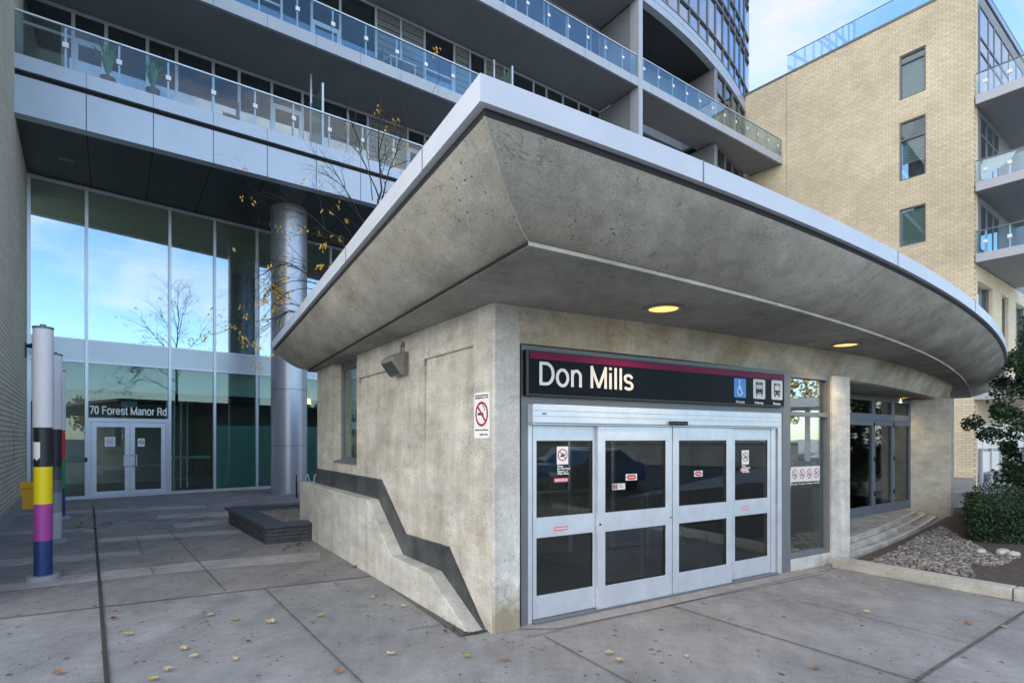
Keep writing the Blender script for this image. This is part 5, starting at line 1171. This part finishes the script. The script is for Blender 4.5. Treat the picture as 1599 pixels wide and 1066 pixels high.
# balconies on the right face: slab edge flush with the brick face
FKb = Fr((21.55, 26.0), (.627, -.779), (-.8, -.6))
for (zb, zt_, zr, nm) in ((17.4, 17.82, 18.85, 1), (13.34, 13.74, 14.78, 1), (10.04, 10.42, 11.5, 1)):
    m = MB(); FKb.box(m, .05, 3.2, zb + .02, zt_, -7.5, -.1); o = m.build('balcony', 'under', KB_)
    m = MB(); FKb.box(m, .05, 3.2, zb, zt_ + .005, -.1, .0); m.build('slab_edge', 'silver_slab', o)
    m = MB(); FKb.box(m, .05, 3.2, zt_ + .03, zr - .05, -.06, -.05); m.build('glass_panel', 'rail', o)
    m = MB(); FKb.box(m, .05, 3.2, zr - .05, zr, -.085, -.03); m.build('handrail', 'dframe', o)
    for t in (.4, 1.25, 2.1):
        m = MB(); FKb.box(m, t - .03, t + .03, zt_, zr - .05, -.14, -.075); m.build('baluster', 'alum', o)
        m = MB(); FKb.box(m, t - .08, t + .08, zt_ + .45, zt_ + .6, -.073, -.03); m.build('glass_clamp', 'white', o)
# towel and furniture on the balconies
TO_ = MB(); FKb.poly(TO_, [(.25, 13.8), (.3, 14.75), (1.5, 14.75), (1.2, 14.3), (.7, 14.1)], -.11, -.09); tag(TO_.build('draped_cloth', 'white', base=tuple(FKb.P(.8, 13.8, -.1))), 'white cloth draped inside the middle balcony rail of the brick block', 'cloth')
# roof glass rail
m = MB(); FK.box(m, .3, FK.at(1225.5), zk + .12, zk + 1.32, -.32, -.30); FR_.box(m, .3, 16, zk + .12, zk + 1.32, -.32, -.30); rr_ = m.build('roof_glass_rail', 'rail_b', KB_)
m = MB(); FK.box(m, .3, FK.at(1225.5), zk + 1.321, zk + 1.35, -.33, -.29); FR_.box(m, .3, 16, zk + 1.321, zk + 1.35, -.33, -.29); m.build('rail_cap', 'dframe', rr_)
m = MB(); m.prism([FK.P(.3, zk - .1, -.34), FK.P(KL, zk - .1, -.34), FK.P(KL, zk - .1, -12), FR_.P(16, zk - .1, -.3)], (0, 0, .05)); m.build('roof_deck', 'deck', KB_)
m = MB(); FK.box(m, KL - .3, KL, -.7, zk, -12, -.36); m.build('end_wall', 'brick_k', KB_)
# canopy and shop front
m = MB(); FKb.box(m, .0, 6, 3.65, 4.12, -.4, .02); FKb.box(m, .0, 6, 4.16, 4.5, -.4, .03); m.build('silver_canopy', 'silver_slab', KB_)
m = MB(); FKb.box(m, .0, 6, 3.68, 4.45, -9, -.4); m.build('canopy_underside', 'brick_kr', KB_)
m = MB(); FR_.box(m, .56, 10, -.7, -.3, -.3, .02); m.build('shop_base', 'base', KB_)
fr_m = MB(); pn = MB(); 
shop = [.56, 1.6, 3.2, 4.9, 6.6, 8.3, 9.95]
for t in shop: FR_.box(fr_m, t, t + .09, -.3, 2.6, -.2, -.05)
FR_.box(fr_m, .65, 9.95, 1.35, 1.45, -.2, -.06); so_ = fr_m.build('shop_front', 'mull', KB_)
FR_.box(pn, .65, 9.95, -.3, 1.35, -.15, -.13); pn.build('pane', 'glass', so_)
m = MB(); FR_.box(m, .65, 9.95, 1.45, 2.6, -.16, -.08); so2 = m.build('shop_sign_panel', 'shopwhite', so_)
FR_.text('sign_text', 'Simply Smile', 1.6, 1.85, .45, 'silver', so_, -.06)
m = MB(); FR_.box(m, 1.75, 3.15, .2, 1.2, -.125, -.12); FR_.box(m, 3.35, 4.85, .2, 1.2, -.125, -.12); m.build('window_poster', 'white', so_)
# ------------------------------------------------------------------ striped poles
def pole(base, r, top, white_z, bands_, label, rad_base=.19):
    T_ = thing('striped_pole', label, 'pole', base, 'striped art poles along the brick wing')
    bx_, by_, _ = base
    m = MB(); n_ = 26
    m.cyl((bx_, by_, 0.002), rad_base, .07, n_, rad_base * .93); m.build('base_plate', 'base', T_, smooth=True)
    zprev = white_z
    for (mat, zlow) in bands_:
        m = MB(); m.cyl((bx_, by_, zlow), r, zprev - zlow, 40); m.build('band', mat, T_, smooth=True); zprev = zlow
    m = MB(); m.cyl((bx_, by_, white_z), r * 1.10, top - .04 - white_z, 40); m.build('sleeve', 'pole_white', T_, smooth=True)
    m = MB(); m.cyl((bx_, by_, top - .04), r * 1.14, .03, 32); m.cyl((bx_, by_, top - .011), r * .35, .035, 12); m.build('cap', 'steelcap', T_)
    m = MB(); m.cyl((bx_, by_, white_z - .008), r * 1.004, .012, 32); m.build('seam', 'gap', T_)
    return T_
p1 = (-6.13, 7.28, 0)
P1_ = pole(p1, .098, 3.31, 1.99, [('p_black', 1.48), ('p_yellow', .997), ('p_magenta', .52), ('p_navy', .07)], 'nearest striped pole with black, yellow, magenta and blue bands')
pole((-8.15, 9.93, 0), .098, 3.36, 2.01, [('p_g0', 1.34), ('p_g1', 1.11), ('p_g2', .89), ('p_g3', .53), ('p_g4', .07)], 'striped pole with bands from black to pale grey')
pole((-10.37, 12.77, 0), .098, 3.41, 2.03, [('p_red', 1.36), ('p_green', .70), ('p_navy', .07)], 'farthest striped pole with red, green and blue bands')
# torn notice taped on the nearest pole
m = MB(); k = len(m.v); nn = 8; rr = .1005
angs = [lerp(R(205), R(292), i / nn) for i in range(nn + 1)]
for a in angs: m.v += [(p1[0] + rr * math.cos(a), p1[1] + rr * math.sin(a), 1.58 + .02 * math.sin(a * 9)), (p1[0] + rr * math.cos(a), p1[1] + rr * math.sin(a), 1.80)]
for i in range(nn): m.f.append((i * 2, i * 2 + 2, i * 2 + 3, i * 2 + 1))
o = m.build('paper_notice', 'white', base=(p1[0], p1[1], 1.58), recalc=False); tag(o, 'torn white paper notice wrapped on the black band of the nearest pole', 'notice')
# grit bin
GB = thing('grit_bin', 'yellow plastic bin with lid standing against the brick wing', 'bin', (-12.35, 14.4, 0))
fbin = Fr((-12.72, 14.4), (.74, .67))
m = MB(); m.prism([fbin.P(-.07, 0, 0), fbin.P(.62, 0, 0), fbin.P(.62, 0, -.45), fbin.P(-.07, 0, -.45)], (0, 0, .56)); m.build('tub', 'bin', GB, bevel=.02)
m = MB(); m.prism([fbin.P(-.13, .56, .04), fbin.P(.67, .56, .04), fbin.P(.67, .56, -.5), fbin.P(-.13, .56, -.5)], (0, 0, .06)); m.prism([fbin.P(-.1, .62, .02), fbin.P(.65, .62, .02), fbin.P(.6, .7, -.2), fbin.P(-.05, .7, -.2)], (0, 0, .01)); m.build('lid', 'bin', GB, bevel=.015)
# ------------------------------------------------------------------ slate planter
PLN = gp(416, 850); pa = Vector((-.61, .79, 0)).normalized(); pu = Vector((.846, .533, 0)).normalized()
SPn = thing('stone_planter', 'low dark slate planter filled with gravel beside the concrete plinth', 'planter', tuple(PLN))
La, Lu, th_ = 3.03, 1.9, .38; Hh = .27
m = MB()
m.prism([PLN, PLN + pu * 2.2, PLN + pu * 2.2 + pa * (th_ - .06), PLN + pa * (th_ - .06)], (0, 0, Hh))
m.prism([PLN + pa * (th_ - .06), PLN + pa * (th_ - .06) + pu * (th_ - .06), PLN + pu * (th_ - .06) + pa * (La - th_ + .06), PLN + pa * (La - th_ + .06)], (0, 0, Hh))
m.prism([PLN + pa * (La - th_ + .06), PLN + pa * (La - th_ + .06) + pu * 3, PLN + pa * La + pu * 3, PLN + pa * La], (0, 0, Hh))
m.build('planter_wall', 'stone', SPn)
# course blocks proud of the wall face
m = MB(); rnd = random.Random(4)
for (o0, dr, ln, nn_) in ((PLN, pu, .74, Vector((pu.y, -pu.x, 0))), (PLN, pa, La, Vector((-pa.y, pa.x, 0)))):
    for c_i in range(4):
        t = 0
        while t < ln - .02:
            w_ = min(rnd.uniform(.14, .34), ln - t); z = .004 + c_i * Hh / 4; pr_ = rnd.uniform(.010, .034)
            m.box(o0 + dr * (t + .004) + Vector((0, 0, z)), dr * (w_ - .008), nn_ * pr_, (0, 0, Hh / 4 - .014)); t += w_
m.build('slate_blocks', 'stone', SPn)
m = MB(); zc_ = Vector((0, 0, Hh + .003)); ov = .04
def cap(a, b, c, d): m.prism([p + zc_ for p in (a, b, c, d)], (0, 0, .055))
O_ = PLN - pa * ov - pu * ov
cap(O_, PLN - pa * ov + pu * 2.2, PLN + pa * th_ + pu * 2.2, PLN + pa * th_ - pu * ov)
q = 0
while q < La - th_ - .06:
    w_ = min(.86, La - th_ - q); cap(PLN - pu * ov + pa * (th_ + q + .006), PLN + pu * th_ + pa * (th_ + q + .006), PLN + pu * th_ + pa * (th_ + q + w_), PLN - pu * ov + pa * (th_ + q + w_)); q += w_
cap(PLN - pu * ov + pa * (La + .006), PLN + pu * 3 + pa * (La + .006), PLN + pu * 3 + pa * (La + th_), PLN - pu * ov + pa * (La + th_))
m.build('coping', 'stone_cap', SPn, bevel=.008)
m = MB(); m.face([PLN + pu * .3 + pa * .3 + Vector((0, 0, .25)), PLN + pu * 3 + pa * .3 + Vector((0, 0, .25)), PLN + pu * 3 + pa * La + Vector((0, 0, .25)), PLN + pu * .3 + pa * La + Vector((0, 0, .25))]); m.build('gravel_fill', 'gravel', SPn, recalc=False)
m = MB()
rnd = random.Random(8); random.seed(8)
for _ in range(1500):
    a = rnd.uniform(.32, 2.9); b = rnd.uniform(.36, 1.6); c = PLN + pa * a + pu * b; r_ = rnd.uniform(.012, .028)
    k = len(m.v); m.v += [(c.x + r_, c.y, .258), (c.x, c.y + r_, .258), (c.x - r_, c.y, .258), (c.x, c.y - r_, .258), (c.x, c.y, .258 + r_)]; m.f += [(k, k + 1, k + 4), (k + 1, k + 2, k + 4), (k + 2, k + 3, k + 4), (k + 3, k, k + 4)]
tag(m.build('gravel', 'pebble', SPn, recalc=False), kind='stuff')
# ------------------------------------------------------------------ bare autumn tree rising behind the roof
TR = thing('autumn_tree', 'thin bare tree with a few yellow leaves rising behind the station roof', 'tree', (-3.2, 12.6, .25))
rnd = random.Random(33); br = MB(); lf = MB(); nleaf = 0
def branch(p, d, ln, r_, lev, leafy):
    pts = [p.copy()]; rs = [r_]; n = 6
    for i in range(n):
        d = (d + Vector((rnd.gauss(0, .10), rnd.gauss(0, .10), rnd.gauss(0, .07) + (.03 if lev < 2 else -.02)))).normalized()
        p = p + d * ln / n; pts.append(p.copy()); rs.append(r_ * (1 - .8 * (i + 1) / n))
    br.tube(pts, rs, 5 if lev < 2 else 4)
    if lev < 4:
        for k in range(rnd.choice((3, 4, 5)) if lev > 0 else 7):
            i = rnd.randint(2, n); s_ = Vector((rnd.gauss(0, 1), rnd.gauss(0, 1), rnd.gauss(0, .5))).normalized()
            branch(pts[i], (d * .75 + s_ * .75).normalized(), ln * rnd.uniform(.42, .68), rs[i] * .7 + .001, lev + 1, leafy)
    elif rnd.random() < leafy:
        for q in range(rnd.randint(3, 8)):
            c = pts[-1] + Vector((rnd.gauss(0, .05), rnd.gauss(0, .05), rnd.gauss(0, .05) - .03)); a = Vector((rnd.gauss(0, .4), rnd.gauss(0, .4), -1)).normalized(); b = Vector((rnd.gauss(0, 1), rnd.gauss(0, 1), 0)).normalized()
            lf.face([c, c + a * .04 + b * .018, c + a * .09, c + a * .04 - b * .018])
tb = Vector((-3.2, 12.6, .25))
br.tube([tb, tb + Vector((-.05, .02, 2)), tb + Vector((.0, 0, 4.2)), tb + Vector((-.05, 0, 6.0))], [.09, .075, .06, .04], 8)
def limb(a, mids, r0, subs, leafy, spread=.8):
    pts = [Vector(a)] + [Vector(q) for q in mids]; n = len(pts)
    fine = []
    for k in range(n - 1):
        for f in range(4): fine.append(pts[k].lerp(pts[k + 1], f / 4) + Vector((rnd.gauss(0, .02), rnd.gauss(0, .02), rnd.gauss(0, .02))))
    fine.append(pts[-1]); br.tube(fine, [r0 * (1 - .8 * k / (len(fine) - 1)) for k in range(len(fine))], 6)
    for _ in range(subs):
        k = rnd.randint(len(fine) // 4, len(fine) - 2); d0 = (fine[k + 1] - fine[k]).normalized(); sd2 = Vector((rnd.gauss(0, 1), rnd.gauss(0, .8), rnd.gauss(0, .7))).normalized()
        branch(fine[k], (d0 + sd2 * spread).normalized(), rnd.uniform(.55, 1.3), .009, 2, leafy)
limb(tb + Vector((-.05, 0, 5.0)), [(-3.1, 12.55, 6.4), (-2.95, 12.5, 7.4), (-3.0, 12.5, 8.6), (-2.95, 12.5, 9.5)], .035, 9, .02, .55)
limb((-2.95, 12.5, 7.2), [(-3.4, 12.5, 8.2), (-3.75, 12.5, 9.4)], .018, 6, .02, .55)
limb((-3.0, 12.55, 6.9), [(-2.7, 12.6, 8.2), (-2.3, 12.6, 9.3)], .018, 6, .02, .55)
limb((-3.1, 12.55, 6.2), [(-3.7, 12.4, 7.4), (-4.3, 12.4, 8.3)], .018, 7, .03, .6)
limb(tb + Vector((-.05, 0, 5.3)), [(-3.8, 12.4, 6.2), (-4.5, 12.3, 6.8), (-5.0, 12.3, 7.2)], .022, 9, .05, .6)
limb(tb + Vector((0, 0, 4.3)), [(-4.0, 12.2, 5.2), (-4.8, 12.0, 5.6), (-5.5, 11.9, 5.4)], .024, 9, .12, .6)
limb(tb + Vector((0, 0, 3.8)), [(-4.0, 12.2, 4.5), (-4.8, 12.0, 4.6), (-5.4, 11.9, 4.3)], .020, 8, .15, .6)
limb(tb + Vector((0, 0, 4.6)), [(-2.6, 12.9, 6.4), (-1.8, 13.2, 7.6)], .022, 6, .1, .6)
def tuft(x, y, Y, n, sp, start):
    c0 = Vector(((x - PX) / FOC * Y, Y, EYE + (PY - y) / FOC * Y)); a0 = Vector(start); md_ = a0.lerp(c0, .5) + Vector((0, 0, .12 * (c0 - a0).length))
    br.tube([a0, a0.lerp(md_, .5) + Vector((0, 0, .03)), md_, md_.lerp(c0, .55) + Vector((0, 0, .02)), c0], [.012, .010, .008, .006, .004], 5)
    for _ in range(max(2, n // 5)):
        q0 = md_.lerp(c0, rnd.uniform(.55, 1)); dv = Vector((rnd.gauss(-.3, 1), rnd.gauss(0, 1), rnd.gauss(-.1, .8))).normalized() * sp * rnd.uniform(1.2, 2.4); q1 = q0 + dv * .5 + Vector((0, 0, .02)); q2 = q0 + dv - Vector((0, 0, .03))
        br.tube([q0, q1, q2], [.004, .003, .002], 4)
        for _ in range(5):
            c = q0.lerp(q2, rnd.uniform(.25, 1)); a = (dv * .4 / max(dv.length, .01) + Vector((rnd.gauss(0, .5), rnd.gauss(0, .5), -.8))).normalized(); b = Vector((rnd.gauss(0, 1), rnd.gauss(0, 1), 0)).normalized(); l_ = rnd.uniform(.05, .085)
            lf.face([c, c + a * l_ * .5 + b * .014, c + a * l_, c + a * l_ * .5 - b * .014])
for x, y, n_, sp, st_ in ((420, 452, 130, .10, (-4.3, 12.25, 5.25)), (438, 462, 110, .09, (-4.3, 12.25, 5.1)), (407, 470, 50, .07, (-4.8, 12.0, 5.3)), (428, 480, 40, .07, (-4.6, 12.1, 4.7)), (411, 500, 15, .05, (-5.0, 12.1, 4.9)), (498, 412, 34, .08, (-3.3, 12.5, 5.4)),
                      (505, 322, 14, .07, (-3.5, 12.5, 6.2)), (540, 338, 16, .08, (-3.3, 12.5, 6.2)), (522, 366, 22, .08, (-3.3, 12.5, 5.9)), (572, 232, 8, .06, (-3.15, 12.55, 7.2)), (607, 190, 6, .05, (-3.0, 12.5, 8.2))):
    tuft(x, y, 12.1, n_, sp, st_)
br.build('trunk', 'bark', TR); 
if lf.v: lf.build('crown', 'yleaf', TR, recalc=False)
# ------------------------------------------------------------------ bicycle rack behind the station corner
BR = thing('bicycle_rack', 'metal wave bicycle rack just behind the station rear corner', 'rack', (-6.1, 17.5, 0))
m = MB(); pts = []
for k in range(60): pts.append((-6.7 + k * .026, 17.3 + k * .016, .45 + .3 * math.sin(k * .75)))
m.tube(pts, .022, 6); m.build('wave_rail', 'alum', BR, smooth=True)
for xx, yy in ((-6.7, 17.3), (-5.16, 18.24)): m = MB(); m.tube([(xx, yy, 0), (xx, yy, .7)], .025, 6); m.build('post', 'black', BR)
# ------------------------------------------------------------------ fallen leaves
def leaf_mesh(kind, seed):
    rnd = random.Random(seed); m = MB(); n = 5 if kind != 'green' else 0
    pts = []
    if kind == 'green' or kind == 'dark brown':
        for k in range(10): a = 2 * math.pi * k / 10; pts.append((.045 * math.cos(a), .028 * math.sin(a)))
    else:
        for k in range(14):
            a = 2 * math.pi * k / 14; r_ = (.055 if k % 2 == 0 else .038) * rnd.uniform(.65, 1.15); pts.append((r_ * math.cos(a), r_ * .8 * math.sin(a)))
    cz = rnd.uniform(.004, .014); c0 = len(m.v); m.v.append((0, 0, .003))
    for (x, y) in pts: m.v.append((x, y, .002 + cz * rnd.uniform(.2, 1.6)))
    k = len(pts)
    for i in range(k): m.f.append((0, 1 + i, 1 + (i + 1) % k))
    m.v += [(.0, .002, .003), (-.075, .006, .004), (-.075, .003, .004)]; m.f.append((k + 1, k + 2, k + 3))
    return m
protos = {}
def leaf(x, y, kind, sc, label, grp, pt=None):
    if kind not in protos:
        mm = leaf_mesh(kind, len(protos) + 3); me = bpy.data.meshes.new('fallen_leaf'); me.from_pydata(mm.v, [], mm.f); me.materials.append(M['leaf ' + kind]); protos[kind] = me
    o = bpy.data.objects.new('fallen_leaf', protos[kind]); C.objects.link(o); p = pt or gp(x, y); o.location = (p.x, p.y, .017); o.rotation_euler = (random.uniform(-.1, .1), random.uniform(-.1, .1), random.uniform(0, 6.28)); o.scale = (sc, sc, sc)
    return tag(o, label, 'leaf', grp)
random.seed(5)
uniq = [(327.5, 962, 'pale tan', .9, 'pale tan leaf between the slot drain and the station, farther of two'), (422, 973, 'pale tan', 1.15, 'large pale tan leaf left of the plinth foot'), (366, 969, 'yellow', 1, 'flat yellow leaf between two tan leaves'), (178, 967, 'dark red', .8, 'small dark red leaf right of the slot drain'),
        (198, 992, 'yellow', 1, 'dull yellow leaf right of the slot drain'), (286, 1014.5, 'pale tan', .85, 'curled tan leaf above another near the bottom left'), (302, 1027, 'pale tan', .85, 'tan leaf just below a curled one near the bottom left'), (260, 1048, 'pale tan', 1, 'tan leaf at the bottom left of the pavement'),
        (92, 1052, 'orange brown', 1.0, 'orange brown leaf left of the slot drain at the bottom'), (366, 1031, 'pale tan', .7, 'pale leaf with a long stalk'), (487, 972, 'green', .85, 'small round green leaf on the pavement'), (499, 963, 'yellow', .85, 'yellow leaf beside the green one'),
        (553, 886, 'orange brown', 1.1, 'curled brown leaf against the plinth foot'), (598, 944, 'yellow', .8, 'yellow leaf near the plinth, nearer of two'), (630, 948, 'pale tan', .8, 'tan leaf closest to the plinth end'), (610, 1023, 'pale tan', .9, 'tan leaf below the plinth end'),
        (730, 1026, 'green', .8, 'green leaf in front of the corner pier'), (789, 1032, 'orange brown', .7, 'orange leaf in front of the corner pier'), (951, 1021.5, 'pale tan', .9, 'tan leaf in front of the sliding doors, farther of two'), (966, 1033, 'pale tan', .9, 'tan leaf in front of the sliding doors, nearer of two'),
        (1072, 1027, 'pale tan', .55, 'small pale leaf in front of the sliding doors'), (1273, 1045, 'orange brown', .8, 'rust brown leaf at the bottom right'), (1353, 957, 'pale tan', .75, 'small tan leaf on the pavement before the kerb'), (1512, 974, 'orange brown', .9, 'narrow orange leaf near the wide joint'),
        (1568, 981, 'pale tan', .8, 'tan leaf lying in the wide joint'), (1306, 881, 'orange brown', 1.3, 'brown leaf heap piece at the kerb corner'), (527, 1051, 'orange brown', .9, 'brown leaf at the bottom edge below the plinth'), (240, 1062, 'yellow', .9, 'yellow leaf cut by the bottom edge'),
        (319, 958, 'dark red', .5, 'tiny dark red leaf beside a tan one'), (388, 1003, 'dark brown', .6, 'dark brown leaf left of the plinth'), (525, 913, 'orange brown', .8, 'orange brown leaf beside the plinth'), (582, 934, 'pale tan', .6, 'small tan leaf beside the plinth'), (508, 900, 'dark red', .55, 'dark red speck of leaf beside the plinth'),
        (469, 897, 'yellow', .7, 'small yellow leaf between planter and plinth')]
for x, y, k_, s_, lb in uniq: leaf(x, y, k_, s_ * 1.05, lb, 'fallen leaves on the near pavement')
for k in range(14): leaf(random.gauss(134, 12), random.gauss(814, 7), 'orange brown', random.uniform(.7, 1.3), 'orange brown leaf in the drift around the far end of the slot drain', 'leaf drift at the slot drain')
for k in range(5): leaf(random.gauss(172, 8), random.gauss(819, 3), 'orange brown', random.uniform(.8, 1.3), 'orange brown leaf in the drift around the far end of the slot drain', 'leaf drift at the slot drain')
for k in range(12): leaf(random.uniform(190, 380), random.uniform(785, 830), random.choice(('pale tan', 'pale tan')), random.uniform(.6, 1.0), 'small pale leaf on the far banded pavers before the lobby', 'pale leaves on the far pavers')
for k in range(10): leaf(random.uniform(440, 500), random.uniform(842, 862), 'dark brown', random.uniform(.6, 1.1), 'dark brown leaf gathered at the planter and plinth corner', 'dark leaves at the planter')
for k in range(48): leaf(random.uniform(180, 1300), random.uniform(930, 1064), 'dark brown', random.uniform(.2, .4), 'tiny dark leaf scrap on the near pavement', 'dark leaf scraps on the near pavement')
for k in range(10): leaf(random.uniform(690, 745), random.uniform(975, 992), 'dark brown', random.uniform(.3, .7), 'dark litter scrap piled at the foot of the steel flashing', 'litter at the flashing foot')
# ------------------------------------------------------------------ across the street, mirrored in the glass
def car(loc, mat, label, rz=0):
    T_ = thing('parked_car', label, 'car', loc, 'cars at the kerb across from the station', local=True); T_.rotation_euler.z = rz
    m = MB(); prof = [(-2.2, .3), (-2.25, .75), (-2.0, .95), (-1.2, 1.02), (-.6, 1.42), (.8, 1.45), (1.5, 1.08), (2.15, .95), (2.25, .6), (2.2, .3)]
    m.prism([(x, -.88, z) for x, z in prof], (0, 1.76, 0)); m.build('body', mat, T_, bevel=.06)
    m = MB(); m.prism([(-1.05, -.885, 1.02), (-.55, -.885, 1.36), (.75, -.885, 1.38), (1.3, -.885, 1.06)], (0, 1.77, 0)); m.build('side_windows', 'black', T_)
    for x in (-1.4, 1.4):
        for y in (-.9, .72):
            m = MB(); n = 20; m.prism([(x + .33 * math.cos(2 * math.pi * i / n), y, .33 + .33 * math.sin(2 * math.pi * i / n)) for i in range(n)], (0, .18, 0)); m.build('wheel', 'tyre', T_)
    for y in (-.7, .4): m = MB(); m.bx(-2.27, -2.2, y, y + .3, .62, .75); m.build('headlight', 'white', T_)
sheet('side_road', [(7.6, -4.4, 0), (9.4, 2.6, 0), (70, 9, 0), (70, -4.4, 0)], 'asphalt', .008)
car((12.2, -1.9, .01), 'carred', 'red car parked on the side road beyond the pavement corner', .42); car((13.8, 1.1, .01), 'carblue', 'blue car parked on the side road ahead of the white one', .35); car((18.5, -1.2, .01), 'carwhite', 'white car parked on the side road behind the red one', .3)
m = MB(); m.bx(34, 34.4, -20, 7.5, 0, 1.5); m.bx(33.9, 34.5, -20, 7.5, 1.5, 1.62); tag(m.build('parapet_wall', 'kerb', base=(34, -5, 0)), 'beige concrete parapet at the end of the side road', 'wall')
T_ = thing('road_work_sign', 'orange red diamond road work sign on a post by the side road', 'sign', (17.0, .2, 0))
m = MB(); m.tube([(17.0, .2, 0), (17.0, .2, 2.6)], .03, 6); m.build('post', 'steelcap', T_)
m = MB(); m.prism([(17.06, .2, 1.75), (17.02, .72, 2.25), (17.06, .2, 2.75), (17.1, -.32, 2.25)], (-.02, 0, 0)); m.build('sign_plate', 'red', T_)
def low_building(x0, x1, y0, y1, h, mat, label, nwin):
    T_ = thing('street_building', label, 'building', ((x0 + x1) / 2, (y0 + y1) / 2, -.17))
    m = MB(); m.bx(x0, x1, y0, y1, -.17, h); m.build('wall', mat, T_); m = MB(); m.bx(x0 - .4, x1 + .4, y0 - .4, y1 + .4, h, h + .5); m.build('roof', 'dframe', T_)
    for k in range(nwin): xx = lerp(x0, x1, (k + .5) / nwin); m = MB(); m.bx(xx - (x1 - x0) / nwin * .3, xx + (x1 - x0) / nwin * .3, y1, y1 + .05, .9, h - 1); m.build('window', 'black', T_)
low_building(-16, 2, -52, -38, 6.5, 'int_wall', 'pale low building across the road mirrored in the doors', 6)
low_building(24, 40, -50, -36, 4.6, 'brick_k', 'buff brick kiosk building across the road', 5)
T_ = thing('fuel_canopy', 'white flat fuel station canopy on posts across the road', 'canopy', (47, 9, 0))
m = MB(); m.bx(44, 51, 1, 16, 4.3, 5.0); m.build('canopy_roof', 'white', T_)
for yy in (3, 8, 13):
    m = MB(); m.bx(46, 46.4, yy - .2, yy + .2, 0, 4.3); m.build('post', 'white', T_)
    m = MB(); m.bx(45, 45.6, yy + .8, yy + 1.5, 0, 1.8); m.build('pump', 'carwhite', T_)
T_ = thing('lamp_post', 'grey street lamp post on the far side of the road', 'lamp post', (4, -12, -.16))
m = MB(); m.tube([(4, -12, -.16), (4, -12, 8)], [.09, .05], 8); m.tube([(4, -12, 7.9), (4, -10.4, 8.4)], .04, 6); m.build('post', 'alum', T_); m = MB(); m.bx(3.85, 4.15, -10.6, -9.9, 8.35, 8.45); m.build('lamp_head', 'alum', T_)
tag(sheet('road_marking', [(-60, -8.4, 0), (60, -8.4, 0), (60, -8.25, 0), (-60, -8.25, 0)], 'white', -.155), kind='structure')
tag(sheet('far_pavement', [(-200, -12.8, 0), (200, -12.8, 0), (200, -10.4, 0), (-200, -10.4, 0)], 'pave', -.06), kind='structure')
m = MB(); m.bx(-30, 70, -31.5, -31, -.2, 1.6); tag(m.build('parapet_wall', 'kerb', base=(0, -31, -.17)), 'long low concrete wall across the road', 'wall')
random.seed(77)
for k in range(12):
    x, y = ((66 + random.uniform(-3, 3), -22 + k * 5.5) if k % 2 else (-30 + k * 8, -44 + random.uniform(-4, 4))); h = random.uniform(7, 10)
    T_ = thing('street_tree', 'autumn street tree number in the far row', 'tree', (x, y, -.17), 'autumn trees across the road'); T_['label'] = 'autumn tree in the row across the road'
    m = MB(); m.tube([(x, y, -.17), (x + .1, y, h * .4), (x, y, h * .8)], [.2, .14, .05], 7); m.build('trunk', 'bark', T_)
    cl = [(Vector((x + random.gauss(0, h * .17), y + random.gauss(0, h * .17), h * random.uniform(.45, 1))), random.uniform(.8, 1.5)) for _ in range(12)]
    m = MB(); leaf_cloud(m, 900, lambda: (lambda q: q[0] + Vector((random.gauss(0, 1), random.gauss(0, 1), random.gauss(0, 1))).normalized() * q[1] * random.random() ** .4)(random.choice(cl)), .45); m.build('crown', 'aut1', T_, recalc=False)
for o in bpy.data.objects:
    if '_local' in o: del o['_local']
